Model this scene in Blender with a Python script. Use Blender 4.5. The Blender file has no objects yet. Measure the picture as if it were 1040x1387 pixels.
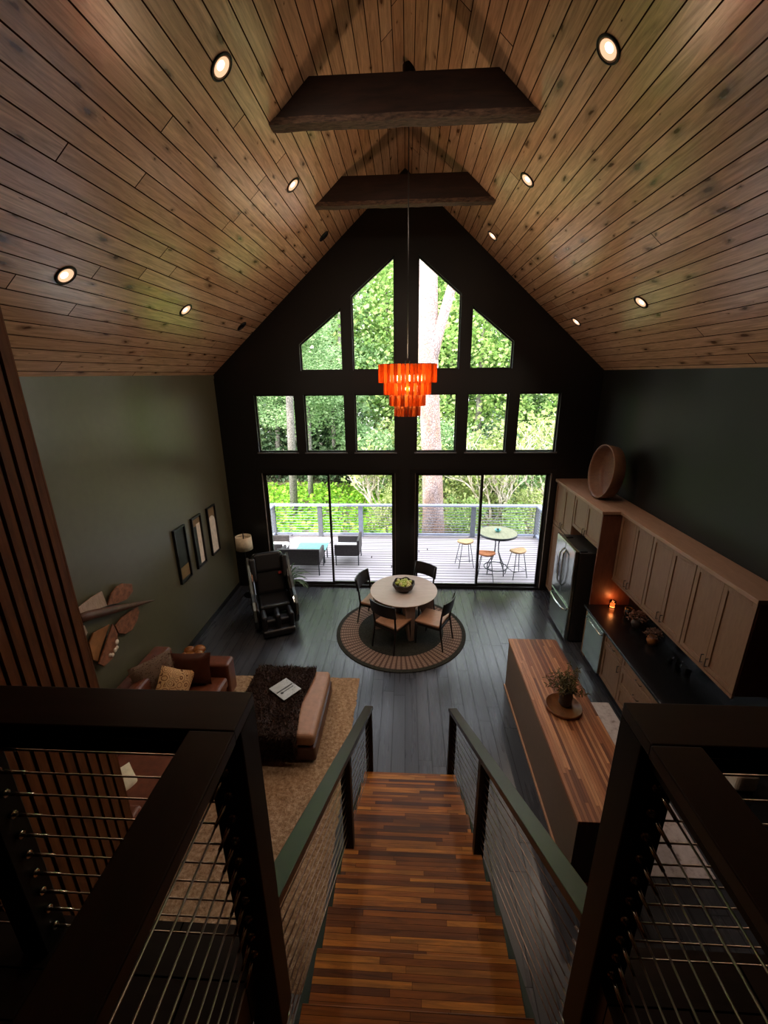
import bpy, bmesh, math, random
from mathutils import Vector, Matrix, Euler
PI = math.pi
R = math.radians
random.seed(7)
sc = bpy.context.scene
COL = sc.collection

# ------------------------------------------------------------------ helpers
class MB:
    """collects shapes, then links them as one mesh object"""
    def __init__(s): s.v = []; s.f = []; s.sm = []
    def add(s, vs, fs, M=None, smooth=False):
        b = len(s.v)
        if M is not None: vs = [M @ Vector(p) for p in vs]
        s.v += [tuple(p) for p in vs]
        s.f += [tuple(i + b for i in f) for f in fs]
        s.sm += [smooth] * len(fs)
        return s
    def box(s, x0, x1, y0, y1, z0, z1, M=None):
        vs = [(x, y, z) for x in (x0, x1) for y in (y0, y1) for z in (z0, z1)]
        fs = [(0, 1, 3, 2), (4, 6, 7, 5), (0, 4, 5, 1), (2, 3, 7, 6), (0, 2, 6, 4), (1, 5, 7, 3)]
        return s.add(vs, fs, M)
    def cbox(s, c, d, M=None):
        return s.box(c[0]-d[0]/2, c[0]+d[0]/2, c[1]-d[1]/2, c[1]+d[1]/2, c[2]-d[2]/2, c[2]+d[2]/2, M)
    def prism(s, poly, a, b, axis='z', M=None):
        """2-D polygon extruded from a to b along axis (x: poly is (y,z); y: (x,z); z: (x,y))"""
        def p3(p, t):
            return {'x': (t, p[0], p[1]), 'y': (p[0], t, p[1]), 'z': (p[0], p[1], t)}[axis]
        n = len(poly)
        vs = [p3(p, a) for p in poly] + [p3(p, b) for p in poly]
        fs = [tuple(range(n))[::-1], tuple(range(n, 2*n))] + [(i, (i+1) % n, n + (i+1) % n, n + i) for i in range(n)]
        return s.add(vs, fs, M)
    def tube(s, pts, r, n=8, M=None, cap=True, smooth=True):
        pts = [Vector(p) for p in pts]
        rs = r if isinstance(r, (list, tuple)) else [r] * len(pts)
        vs = []; fs = []
        t0 = (pts[1] - pts[0]).normalized()
        up = Vector((0, 0, 1)) if abs(t0.z) < .9 else Vector((1, 0, 0))
        u = t0.cross(up).normalized()
        for i, p in enumerate(pts):
            if i == 0: t = pts[1] - p
            elif i == len(pts) - 1: t = p - pts[i-1]
            else: t = (pts[i+1] - p).normalized() + (p - pts[i-1]).normalized()
            t.normalize()
            u = (u - t * u.dot(t)).normalized()
            w = t.cross(u)
            for k in range(n):
                a = 2*PI*k/n
                vs.append(p + (u*math.cos(a) + w*math.sin(a)) * rs[i])
        for i in range(len(pts)-1):
            for k in range(n):
                fs.append((i*n+k, i*n+(k+1) % n, (i+1)*n+(k+1) % n, (i+1)*n+k))
        s.add(vs, fs, M, smooth)
        if cap:
            b = len(s.v) - len(vs)
            s.f.append(tuple(b+k for k in range(n))[::-1]); s.sm.append(False)
            e = b + (len(pts)-1)*n
            s.f.append(tuple(e+k for k in range(n))); s.sm.append(False)
        return s
    def lathe(s, prof, n=24, M=None, smooth=True, closed=False):
        vs = []; fs = []
        for (r, z) in prof:
            for k in range(n):
                a = 2*PI*k/n
                vs.append((r*math.cos(a), r*math.sin(a), z))
        m = len(prof)
        for i in range(m-1 if not closed else m):
            j = (i+1) % m
            for k in range(n):
                fs.append((i*n+k, i*n+(k+1) % n, j*n+(k+1) % n, j*n+k))
        return s.add(vs, fs, M, smooth)
    def cyl(s, c, r, h, n=20, M=None, r2=None):
        r2 = r if r2 is None else r2
        T = Matrix.Translation(c)
        if M is not None: T = M @ T
        return s.lathe([(1e-4, 0), (r, 0), (r, 1e-4), (r2, h-1e-4), (r2, h), (1e-4, h)], n, T, smooth=False)
    def ball(s, c, rad, n=12, m=8, M=None):
        rx, ry, rz = rad if isinstance(rad, (list, tuple)) else (rad,)*3
        T = Matrix.Translation(c) @ Matrix.Diagonal((rx, ry, rz, 1))
        if M is not None: T = M @ T
        prof = [(max(1e-3, math.sin(PI*i/m)), -math.cos(PI*i/m)) for i in range(m+1)]
        return s.lathe(prof, n, T)
    def build(s, name, mat, parent=None, bevel=0, seg=2, sub=0, loc=None, rot=None):
        me = bpy.data.meshes.new(name)
        me.from_pydata(s.v, [], s.f)
        me.polygons.foreach_set('use_smooth', s.sm)
        bm = bmesh.new(); bm.from_mesh(me)
        bmesh.ops.recalc_face_normals(bm, faces=bm.faces)
        bm.to_mesh(me); bm.free()
        me.update()
        o = bpy.data.objects.new(name, me)
        COL.objects.link(o)
        if mat: me.materials.append(mat)
        if parent: o.parent = parent
        if loc: o.location = loc
        if rot: o.rotation_euler = rot
        if bevel:
            m = o.modifiers.new('bevel', 'BEVEL'); m.width = bevel; m.segments = seg; m.limit_method = 'ANGLE'; m.angle_limit = R(40)
        if sub:
            m = o.modifiers.new('subdivision', 'SUBSURF'); m.levels = sub; m.render_levels = sub
            for p in me.polygons: p.use_smooth = True
        return o

def tag(o, label=None, cat=None, group=None, kind=None):
    if label: o['label'] = label
    if cat: o['category'] = cat
    if group: o['group'] = group
    if kind: o['kind'] = kind
    return o
def thing(name, label, cat, loc=(0, 0, 0), rz=0, group=None):
    o = bpy.data.objects.new(name, None); COL.objects.link(o)
    o.location = loc; o.rotation_euler = (0, 0, rz); o.empty_display_size = .1
    return tag(o, label, cat, group)
def struct(o): o['kind'] = 'structure'; return o
def copy_tree(o, parent=None):
    c = o.copy(); COL.objects.link(c); c.parent = parent
    for ch in list(o.children): copy_tree(ch, c)
    return c
def lerp(a, b, t): return a + (b-a)*t
def arc(cx, cy, r, a0, a1, n): return [(cx + r*math.cos(lerp(a0, a1, i/n)), cy + r*math.sin(lerp(a0, a1, i/n))) for i in range(n+1)]

# ------------------------------------------------------------------ materials
def lin(c): return tuple((x/12.92 if x <= .04045 else ((x+.055)/1.055)**2.4) for x in c)
def rgb(r, g, b): return lin((r/255, g/255, b/255)) + (1,)
class NT:
    def __init__(s, name):
        s.m = bpy.data.materials.new(name); s.m.use_nodes = True
        s.t = s.m.node_tree; s.t.nodes.clear()
        s.out = s.n('ShaderNodeOutputMaterial')
    def n(s, ty, **kw):
        x = s.t.nodes.new(ty)
        for k, v in kw.items(): setattr(x, k, v)
        return x
    def l(s, a, b): s.t.links.new(a, b)
    def coord(s, kind='Object', scale=(1, 1, 1), rot=(0, 0, 0)):
        c = s.n('ShaderNodeTexCoord'); m = s.n('ShaderNodeMapping')
        m.inputs['Scale'].default_value = scale; m.inputs['Rotation'].default_value = rot
        s.l(c.outputs[kind], m.inputs['Vector']); return m.outputs['Vector']
    def noise(s, vec, scale=5, detail=4, rough=.55, dist=0):
        x = s.n('ShaderNodeTexNoise'); s.l(vec, x.inputs['Vector'])
        x.inputs['Scale'].default_value = scale; x.inputs['Detail'].default_value = detail
        x.inputs['Roughness'].default_value = rough; x.inputs['Distortion'].default_value = dist
        return x.outputs['Fac']
    def ramp(s, fac, stops):
        x = s.n('ShaderNodeValToRGB'); e = x.color_ramp.elements
        while len(e) < len(stops): e.new(.5)
        for i, (p, c) in enumerate(stops): e[i].position = p; e[i].color = c
        s.l(fac, x.inputs['Fac']); return x.outputs['Color']
    def mix(s, a, b, fac, mode='MIX'):
        x = s.n('ShaderNodeMix', data_type='RGBA', blend_type=mode)
        for sock, v in ((x.inputs[6], a), (x.inputs[7], b), (x.inputs[0], fac)):
            if hasattr(v, 'is_linked') or hasattr(v, 'links'): s.l(v, sock)
            else: sock.default_value = v
        return x.outputs[2]
    def math(s, op, a, b=0.0):
        x = s.n('ShaderNodeMath', operation=op)
        for sock, v in zip(x.inputs, (a, b)):
            if hasattr(v, 'links'): s.l(v, sock)
            else: sock.default_value = v
        return x.outputs[0]
    def bump(s, h, strength=.3, dist=.01):
        x = s.n('ShaderNodeBump'); s.l(h, x.inputs['Height'])
        x.inputs['Strength'].default_value = strength; x.inputs['Distance'].default_value = dist
        return x.outputs['Normal']
    def bsdf(s, color, rough=.5, metal=0, normal=None, spec=.5, coat=0, **kw):
        p = s.n('ShaderNodeBsdfPrincipled')
        for nm, v in (('Base Color', color), ('Roughness', rough), ('Metallic', metal), ('Specular IOR Level', spec), ('Coat Weight', coat)):
            if hasattr(v, 'links'): s.l(v, p.inputs[nm])
            else: p.inputs[nm].default_value = v
        for k, v in kw.items(): p.inputs[k.replace('_', ' ')].default_value = v
        if normal is not None: s.l(normal, p.inputs['Normal'])
        return p.outputs[0]
    def done(s, sh): s.l(sh, s.out.inputs['Surface']); return s.m

def plain(name, c, rough=.5, metal=0, spec=.5, coat=0, bump=0, bscale=60, var=.12):
    t = NT(name); v = t.coord()
    f = t.noise(v, bscale*.25, 3)
    d = tuple(x*(1-var) for x in c[:3]) + (1,); l = tuple(min(1, x*(1+var)) for x in c[:3]) + (1,)
    col = t.ramp(f, [(.3, d), (.7, l)])
    nrm = t.bump(t.noise(v, bscale, 4), bump, .004) if bump else None
    return t.done(t.bsdf(col, rough, metal, nrm, spec, coat))
def wood(name, c1, c2, scale=(1, 1, 1), rough=.4, bump=.1, spec=.5, coat=0):
    """grain runs along the axis whose scale is smallest"""
    t = NT(name); v = t.coord(scale=scale)
    f = t.noise(v, 6, 6, .6, .6); g = t.noise(v, 24, 3)
    col = t.mix(t.ramp(f, [(.3, c1), (.7, c2)]), c1, t.math('MULTIPLY', g, .35))
    return t.done(t.bsdf(col, rough, 0, t.bump(f, bump, .004), spec, coat))
def boards(name, swap, bw, rh, mortar, stops, gap, rough=.45, spec=.5, grain=.5, knots=0, gapbump=.5, offset=.37, roughvar=0, coat=0):
    """boards: swap=True lays the length along object Y, else along X"""
    t = NT(name)
    c = t.n('ShaderNodeTexCoord'); s = t.n('ShaderNodeSeparateXYZ'); t.l(c.outputs['Object'], s.inputs[0])
    k = t.n('ShaderNodeCombineXYZ')
    a, b = (s.outputs['Y'], s.outputs['X']) if swap else (s.outputs['X'], s.outputs['Y'])
    row = t.math('FLOOR', t.math('DIVIDE', b, rh))          # every row starts at its own offset
    a = t.math('ADD', a, t.math('MULTIPLY', t.math('FRACT', t.math('MULTIPLY', t.math('SINE', t.math('MULTIPLY', row, 12.9898)), 437.585)), bw))
    t.l(a, k.inputs[0]); t.l(b, k.inputs[1]); t.l(s.outputs['Z'], k.inputs[2])
    br = t.n('ShaderNodeTexBrick'); t.l(k.outputs[0], br.inputs['Vector'])
    br.offset = 0; br.offset_frequency = 2
    br.inputs['Scale'].default_value = 1; br.inputs['Mortar Size'].default_value = mortar
    br.inputs['Brick Width'].default_value = bw; br.inputs['Row Height'].default_value = rh
    br.inputs['Mortar Smooth'].default_value = .1
    br.inputs['Color1'].default_value = (0, 0, 0, 1); br.inputs['Color2'].default_value = (1, 1, 1, 1); br.inputs['Mortar'].default_value = (.5, .5, .5, 1)
    base = t.ramp(br.outputs['Color'], stops)
    m = t.n('ShaderNodeMapping'); t.l(k.outputs[0], m.inputs['Vector']); m.inputs['Scale'].default_value = (.6, 9, 3)
    # shift the grain from board to board
    sh = t.n('ShaderNodeCombineXYZ'); q = t.math('MULTIPLY', br.outputs['Color'], 37.0); t.l(q, sh.inputs[0]); t.l(q, sh.inputs[2])
    ad = t.n('ShaderNodeVectorMath', operation='ADD'); t.l(m.outputs[0], ad.inputs[0]); t.l(sh.outputs[0], ad.inputs[1])
    g = t.noise(ad.outputs[0], 3, 6, .65, 1.2)
    gr = t.ramp(g, [(.3, (1-grain,)*3 + (1,)), (.7, (1+grain*.35,)*3 + (1,))])
    col = t.mix(base, gr, 1.0, 'MULTIPLY')
    hgt = br.outputs['Fac']
    if knots:
        vo = t.n('ShaderNodeTexVoronoi', voronoi_dimensions='2D'); m2 = t.n('ShaderNodeMapping'); t.l(ad.outputs[0], m2.inputs['Vector'])
        m2.inputs['Scale'].default_value = (3.4, .62, .5)
        nz = t.n('ShaderNodeTexNoise'); t.l(m2.outputs[0], nz.inputs['Vector']); nz.inputs['Scale'].default_value = 3.2; nz.inputs['Detail'].default_value = 3
        wv = t.n('ShaderNodeVectorMath', operation='MULTIPLY_ADD'); t.l(nz.outputs['Color'], wv.inputs[0]); wv.inputs[1].default_value = (.34, .34, .34); t.l(m2.outputs[0], wv.inputs[2])
        t.l(wv.outputs[0], vo.inputs['Vector']); vo.inputs['Scale'].default_value = 1.0
        sr = t.n('ShaderNodeSeparateColor'); t.l(vo.outputs['Color'], sr.inputs[0])
        size = t.math('MULTIPLY', t.math('POWER', sr.outputs[0], 2.0), 1.0)          # only some cells carry a large knot
        kn = t.math('MULTIPLY', t.ramp(t.math('DIVIDE', vo.outputs['Distance'], t.math('ADD', size, .12)), [(.07, (1, 1, 1, 1)), (.13, (.5, .5, .5, 1)), (.34, (0, 0, 0, 1))]), t.math('GREATER_THAN', sr.outputs[1], .38))
        col = t.mix(col, (.10, .045, .02, 1), t.math('MULTIPLY', kn, knots))
    col = t.mix(col, gap, br.outputs['Fac'])
    nrm = t.bump(t.math('SUBTRACT', t.math('MULTIPLY', g, .15), hgt), gapbump, .006)
    rr = rough
    if roughvar: rr = t.math('ADD', t.math('MULTIPLY', t.noise(ad.outputs[0], 1.5, 3), roughvar), rough - roughvar/2)
    return t.done(t.bsdf(col, rr, 0, nrm, t.math('MULTIPLY', t.math('SUBTRACT', 1.0, br.outputs['Fac']), spec), coat))
def emit(name, c, s):
    t = NT(name); e = t.n('ShaderNodeEmission'); e.inputs[0].default_value = c; e.inputs[1].default_value = s
    return t.done(e.outputs[0])
def glass(name, tint=(1, 1, 1, 1), refl=.06):
    t = NT(name); a = t.n('ShaderNodeBsdfTransparent'); a.inputs[0].default_value = tint
    g = t.n('ShaderNodeBsdfGlossy'); g.inputs['Roughness'].default_value = .02
    fr = t.n('ShaderNodeFresnel'); fr.inputs[0].default_value = 1.35
    x = t.n('ShaderNodeMixShader'); t.l(t.math('MULTIPLY', fr.outputs[0], refl*12), x.inputs[0]); t.l(a.outputs[0], x.inputs[1]); t.l(g.outputs[0], x.inputs[2])
    return t.done(x.outputs[0])
def leaf(name, stops, trans=.45, rough=.5):
    t = NT(name); g = t.n('ShaderNodeNewGeometry')
    v = t.coord('Object')
    f = t.math('ADD', t.math('MULTIPLY', g.outputs['Random Per Island'], .75), t.math('MULTIPLY', t.noise(v, .8, 2), .3))
    col = t.ramp(f, stops)
    p = t.bsdf(col, rough, 0, None, .3)
    tr = t.n('ShaderNodeBsdfTranslucent'); t.l(col, tr.inputs[0])
    x = t.n('ShaderNodeMixShader'); x.inputs[0].default_value = trans
    t.l(p, x.inputs[1]); t.l(tr.outputs[0], x.inputs[2]); return t.done(x.outputs[0])

M = {}
# room
M['ceil'] = boards('ceiling planks', True, 6.5, .15, .0055, [(0, rgb(202, 154, 116)), (.35, rgb(212, 166, 128)), (.7, rgb(218, 174, 136)), (1, rgb(226, 184, 146))], rgb(44, 25, 15), .22, .6, .42, .95, .45, .31, .16)
M['floor'] = boards('dark plank floor', True, 1.9, .17, .003, [(0, rgb(48, 49, 54)), (.5, rgb(56, 57, 62)), (1, rgb(66, 67, 72))], rgb(26, 26, 28), .28, .5, .25, 0, .12, .37, .1)
M['loft'] = boards('dark loft floor', False, 1.6, .12, .003, [(0, rgb(26, 19, 16)), (1, rgb(44, 30, 24))], rgb(8, 7, 6), .4, .4, .4)
M['tread'] = boards('acacia strip treads', False, .75, .031, .0008, [(0, rgb(78, 34, 6)), (.3, rgb(136, 74, 18)), (.62, rgb(180, 102, 28)), (.86, rgb(226, 146, 54)), (1, rgb(108, 50, 10))], rgb(30, 14, 6), .42, .32, .6, 0, .2, .41, .1)
M['butcher'] = boards('acacia butcher block', True, 1.7, .030, .0008, [(0, rgb(104, 54, 28)), (.3, rgb(146, 86, 50)), (.62, rgb(172, 108, 66)), (.86, rgb(208, 146, 98)), (1, rgb(128, 68, 38))], rgb(46, 24, 14), .4, .45, .4, 0, .2, .41, .1)
M['deck'] = boards('deck boards', False, 11.0, .142, .014, [(0, rgb(158, 150, 152)), (.5, rgb(168, 160, 163)), (1, rgb(178, 171, 174))], rgb(64, 58, 60), .6, .3, .06, 0, .3)
M['black_wall'] = plain('black painted wall', rgb(14, 12, 11), .5, bump=.05)
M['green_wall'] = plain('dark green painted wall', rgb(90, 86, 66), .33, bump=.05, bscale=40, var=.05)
M['right_wall_dark'] = plain('darker right wall', rgb(26, 26, 22), .45, spec=.3, bump=.05, bscale=40, var=.05)  # right wall and its trim, darker than the left wall
M['trim'] = plain('black window trim', rgb(24, 22, 21), .35)
M['alum'] = plain('dark bronze frame', rgb(38, 35, 33), .35, .2)
M['glass'] = glass('window glass')
M['sill'] = plain('window sill with painted sheen', rgb(92, 90, 92), .35)  # lighter grey carries the gloss reflection along the sills
M['jamb'] = plain('door jamb with painted daylight', rgb(128, 116, 106), .4)  # taupe stands in for daylight falling on the door reveal
M['rail'] = wood('espresso stained rail', rgb(22, 13, 9), rgb(44, 26, 18), (3, .6, 3), .34, .08)
M['railx'] = wood('espresso stained rail across', rgb(22, 13, 9), rgb(44, 26, 18), (.6, 3, 3), .34, .08)
M['post'] = wood('espresso stained post', rgb(11, 8, 6), rgb(20, 14, 11), (3, 3, .6), .5, .06, .3)
M['steel'] = plain('brushed steel cable', rgb(170, 150, 138), .3, 1)
M['steel_bright'] = plain('polished steel fitting', rgb(205, 198, 190), .18, 1)
M['slat'] = wood('brown slat wood', rgb(74, 38, 16), rgb(112, 62, 28), (3, 3, .4), .6, .1, .2)
M['slat_back'] = plain('black felt backing', rgb(10, 9, 9), .9)
M['beam'] = wood('dark hewn beam', rgb(26, 14, 10), rgb(58, 34, 24), (.5, 3, 3), .6, .6)
M['beam_edge'] = wood('rough live edge bark', rgb(36, 24, 18), rgb(120, 92, 74), (2, 9, 9), .8, 1.0)
M['dark_metal'] = plain('dark bronze metal', rgb(26, 24, 22), .4, .7)
M['black_plastic'] = plain('black plastic', rgb(14, 14, 15), .4)
M['can_inner'] = plain('can light baffle', rgb(150, 120, 90), .4, .5)
M['can_glow'] = emit('warm lamp glow', (1, .60, .36, 1), 1.15)
M['can_hot'] = emit('lamp filament glow', (1, .80, .56, 1), 3.2)
M['can_off'] = plain('unlit lamp black', rgb(8, 7, 7), .4)
M['bulb'] = emit('chandelier bulb glow', (1, .7, .32, 1), 40)

def amber():
    t = NT('amber orange glass'); g = t.n('ShaderNodeNewGeometry')
    c1 = t.ramp(g.outputs['Random Per Island'], [(0, (.30, .075, .022, 1)), (.5, (.54, .16, .046, 1)), (1, (.80, .29, .09, 1))])
    tr = t.n('ShaderNodeBsdfTranslucent'); t.l(c1, tr.inputs[0])
    tp = t.n('ShaderNodeBsdfTransparent'); t.l(c1, tp.inputs[0])
    gl = t.n('ShaderNodeBsdfGlossy'); gl.inputs['Roughness'].default_value = .12
    a = t.n('ShaderNodeMixShader'); a.inputs[0].default_value = .45; t.l(tr.outputs[0], a.inputs[1]); t.l(tp.outputs[0], a.inputs[2])
    b = t.n('ShaderNodeMixShader'); b.inputs[0].default_value = .07; t.l(a.outputs[0], b.inputs[1]); t.l(gl.outputs[0], b.inputs[2])
    return t.done(b.outputs[0])
M['amber'] = amber()
# furniture
M['leather'] = plain('cognac leather', rgb(104, 56, 36), .36, bump=.15, bscale=50, var=.25)
M['leather_dark'] = plain('dark brown leather', rgb(74, 36, 22), .36, bump=.12, bscale=40, var=.2)
M['leather_tan'] = plain('tan leather', rgb(166, 122, 94), .4, bump=.08, bscale=60, var=.12)
M['black_leather'] = plain('black leather', rgb(24, 23, 25), .36, bump=.06, bscale=90)
M['gloss_black'] = plain('glossy black shell', rgb(14, 14, 15), .16, coat=.4)
M['silver_trim'] = plain('grey satin trim', rgb(92, 100, 100), .3, .5)
M['red'] = plain('red accent', rgb(150, 36, 26), .5)
M['chair_wood'] = wood('black stained oak', rgb(16, 14, 13), rgb(34, 29, 26), (3, 3, .7), .35, .05)
M['table_wood'] = wood('pale washed oak', rgb(186, 172, 164), rgb(206, 192, 184), (.7, 4, 4), .5, .06)
M['table_leg'] = wood('washed oak legs', rgb(146, 124, 114), rgb(172, 150, 138), (4, 4, .7), .5, .06)
M['fur'] = leaf('dark brown fur', [(0, rgb(24, 14, 10)), (.5, rgb(52, 34, 26)), (1, rgb(96, 70, 58))], .2, .6)
M['fur_light'] = leaf('grey brown fur', [(0, rgb(74, 52, 38)), (.5, rgb(110, 84, 64)), (1, rgb(150, 126, 104))], .2, .7)
M['cream'] = plain('cream fabric', rgb(222, 206, 172), .8, bump=.2)
M['lamp_shade'] = plain('cream linen shade', rgb(226, 208, 176), .8, bump=.15, bscale=90)
M['paper'] = plain('pale cover', rgb(176, 178, 176), .3)
M['ink'] = plain('dark print', rgb(40, 38, 36), .5)
M['burl'] = wood('golden burl wood', rgb(120, 66, 26), rgb(190, 122, 60), (3, 3, 3), .4, .2)
M['cabinet'] = wood('taupe brown cabinet', rgb(124, 92, 68), rgb(142, 108, 82), (5, 5, .9), .5, .04)
M['cabinet_top'] = wood('cabinet top board', rgb(146, 112, 90), rgb(168, 132, 108), (5, .8, 5), .5, .05)
M['cab_side'] = wood('red brown cabinet side', rgb(96, 56, 40), rgb(118, 72, 52), (4, 4, .8), .5, .05)
M['island_paint'] = plain('taupe island panel', rgb(118, 94, 76), .5, var=.06)
M['trim_wood'] = plain('tan trim strip', rgb(176, 130, 98), .45)
M['counter'] = plain('black stone counter', rgb(20, 20, 21), .25, bscale=120, var=.4)
M['stainless'] = plain('brushed stainless steel', rgb(168, 176, 172), .2, 1, bscale=20, var=.06)
M['stainless_hi'] = plain('bright stainless handle', rgb(205, 208, 202), .2, 1)
M['fridge_side'] = plain('dark grey enamel', rgb(44, 40, 38), .45)
M['dark_reflection'] = plain('painted dark reflection', rgb(14, 15, 16), .08)  # dark tone of a reflection, painted on the refrigerator door
M['handle'] = plain('black iron pull', rgb(20, 18, 17), .4, .6)
M['toe'] = plain('dark toe kick', rgb(22, 18, 16), .6)
M['bowl_wood'] = wood('bentwood bowl wood', rgb(104, 70, 50), rgb(128, 90, 66), (2, 2, 5), .5, .05)
M['dark_bowl'] = plain('dark carved bowl', rgb(44, 28, 20), .5, bump=.8, bscale=50, var=.5)
M['tray'] = wood('round wooden tray wood', rgb(104, 62, 34), rgb(150, 96, 54), (4, 1, 4), .4, .05)
M['vase'] = plain('grey brown pottery', rgb(74, 62, 58), .5, bump=.3, bscale=30, var=.3)
M['stem'] = plain('brown stem', rgb(80, 66, 44), .7)
M['sprig'] = leaf('olive dried leaf', [(0, rgb(58, 62, 34)), (.5, rgb(98, 92, 56)), (1, rgb(150, 128, 92))], .3)
M['plant_leaf'] = leaf('dark green strap leaf', [(0, rgb(40, 62, 36)), (.6, rgb(74, 100, 60)), (1, rgb(130, 146, 104))], .3, .4)
M['pot'] = plain('charcoal planter', rgb(44, 42, 40), .6, bump=.1)
M['apple_g'] = plain('green apple skin', rgb(172, 184, 76), .3, var=.2, bscale=30)
M['pear_y'] = plain('pale pear skin', rgb(222, 214, 148), .35, var=.15, bscale=30)
M['flower'] = leaf('dried pinkish petal', [(0, rgb(92, 62, 52)), (.5, rgb(136, 100, 84)), (1, rgb(180, 150, 130))], .3)
M['candle'] = emit('candle flame glow', (1, .34, .1, 1), 14)
M['candle_glass'] = glass('dark smoked glass', (.55, .4, .3, 1), .06)
M['clear'] = glass('clear glassware', (.86, .9, .88, 1), .12)
M['appliance'] = plain('cream enamel', rgb(206, 190, 172), .35)
M['mirror'] = plain('mirror glass', rgb(215, 206, 196), .05, 1, var=.02)
M['frame'] = plain('black picture frame', rgb(14, 13, 13), .3)
M['art_dark'] = plain('dark art print', rgb(34, 38, 34), .6)
M['art_gold'] = plain('ochre art print', rgb(128, 100, 62), .6)
M['art_cream'] = plain('cream art print', rgb(226, 208, 186), .6)
M['wing_cream'] = wood('whitewashed carved wing', rgb(150, 124, 106), rgb(190, 164, 146), (1, 12, 3), .6, .5)
M['wing_carved'] = plain('carved copper brown wing', rgb(134, 82, 54), .5, bump=1.0, bscale=60, var=.5)
M['wing_gold'] = plain('golden brown wing', rgb(150, 98, 52), .45, bump=.3, bscale=25, var=.3)
M['body_wood'] = wood('dark driftwood', rgb(62, 36, 26), rgb(104, 66, 48), (3, .7, 3), .5, .4)
# outdoors
M['wicker'] = plain('dark wicker', rgb(52, 46, 46), .6, bump=.8, bscale=120, var=.4)
M['cushion'] = plain('white outdoor cushion', rgb(232, 232, 232), .8)
M['table_glass'] = plain('teal glass top', rgb(120, 176, 172), .1)
M['rail_grey'] = plain('grey painted rail', rgb(136, 142, 160), .5)
M['rail_dark'] = plain('slate painted post', rgb(92, 96, 104), .5)
M['iron'] = plain('dark grey iron', rgb(70, 74, 78), .5, .5)
M['seat_tan'] = wood('weathered tan seat', rgb(180, 140, 96), rgb(214, 178, 130), (4, 1, 4), .6)
M['seat_orange'] = wood('orange stained seat', rgb(176, 104, 66), rgb(206, 136, 92), (4, 1, 4), .6)
M['bar_top'] = wood('olive grey plank top', rgb(120, 120, 94), rgb(152, 150, 122), (4, .8, 4), .5)
M['teal_pot'] = plain('turquoise ceramic', rgb(110, 190, 190), .3)
def barkmat(name, a, b, c):
    t = NT(name); v = t.coord(scale=(1, 1, .45))
    vo = t.n('ShaderNodeTexVoronoi'); t.l(v, vo.inputs['Vector']); vo.inputs['Scale'].default_value = 24; vo.feature = 'DISTANCE_TO_EDGE'
    e = t.ramp(vo.outputs['Distance'], [(.0, (0, 0, 0, 1)), (.18, (1, 1, 1, 1))])
    col = t.mix(a, t.ramp(t.noise(v, 3, 4), [(.35, b), (.65, c)]), e)
    return t.done(t.bsdf(col, .85, 0, t.bump(e, .5, .03), .2))
M['bark_pine'] = barkmat('pine bark', rgb(128, 112, 110), rgb(192, 178, 180), rgb(184, 146, 124))
M['bark_grey'] = barkmat('grey bark', rgb(92, 88, 84), rgb(150, 146, 140), rgb(126, 120, 114))
M['bark_pale'] = plain('pale smooth bark', rgb(206, 194, 182), .8, bump=.2, bscale=20)
M['leaf_bright'] = leaf('bright yellow green leaf', [(0, rgb(92, 128, 66)), (.4, rgb(150, 186, 106)), (.8, rgb(194, 214, 140)), (1, rgb(234, 240, 204))], .5)
M['leaf_mid'] = leaf('mid green leaf', [(0, rgb(78, 112, 70)), (.45, rgb(132, 166, 112)), (.85, rgb(178, 202, 152)), (1, rgb(230, 238, 212))], .5)
M['leaf_dark'] = leaf('deep green leaf', [(0, rgb(36, 54, 36)), (.5, rgb(68, 92, 62)), (.9, rgb(112, 136, 98)), (1, rgb(196, 208, 176))], .4)
M['leaf_yellow'] = leaf('pale yellow green leaf', [(0, rgb(100, 122, 66)), (.45, rgb(154, 172, 102)), (.85, rgb(198, 204, 144)), (1, rgb(236, 236, 206))], .5)
M['grass'] = leaf('fern green groundcover', [(0, rgb(70, 120, 30)), (.5, rgb(128, 182, 50)), (1, rgb(184, 222, 90))], .5)
M['soil'] = plain('leaf litter ground', rgb(112, 104, 74), .9, bump=.4, bscale=8, var=.4)

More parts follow.
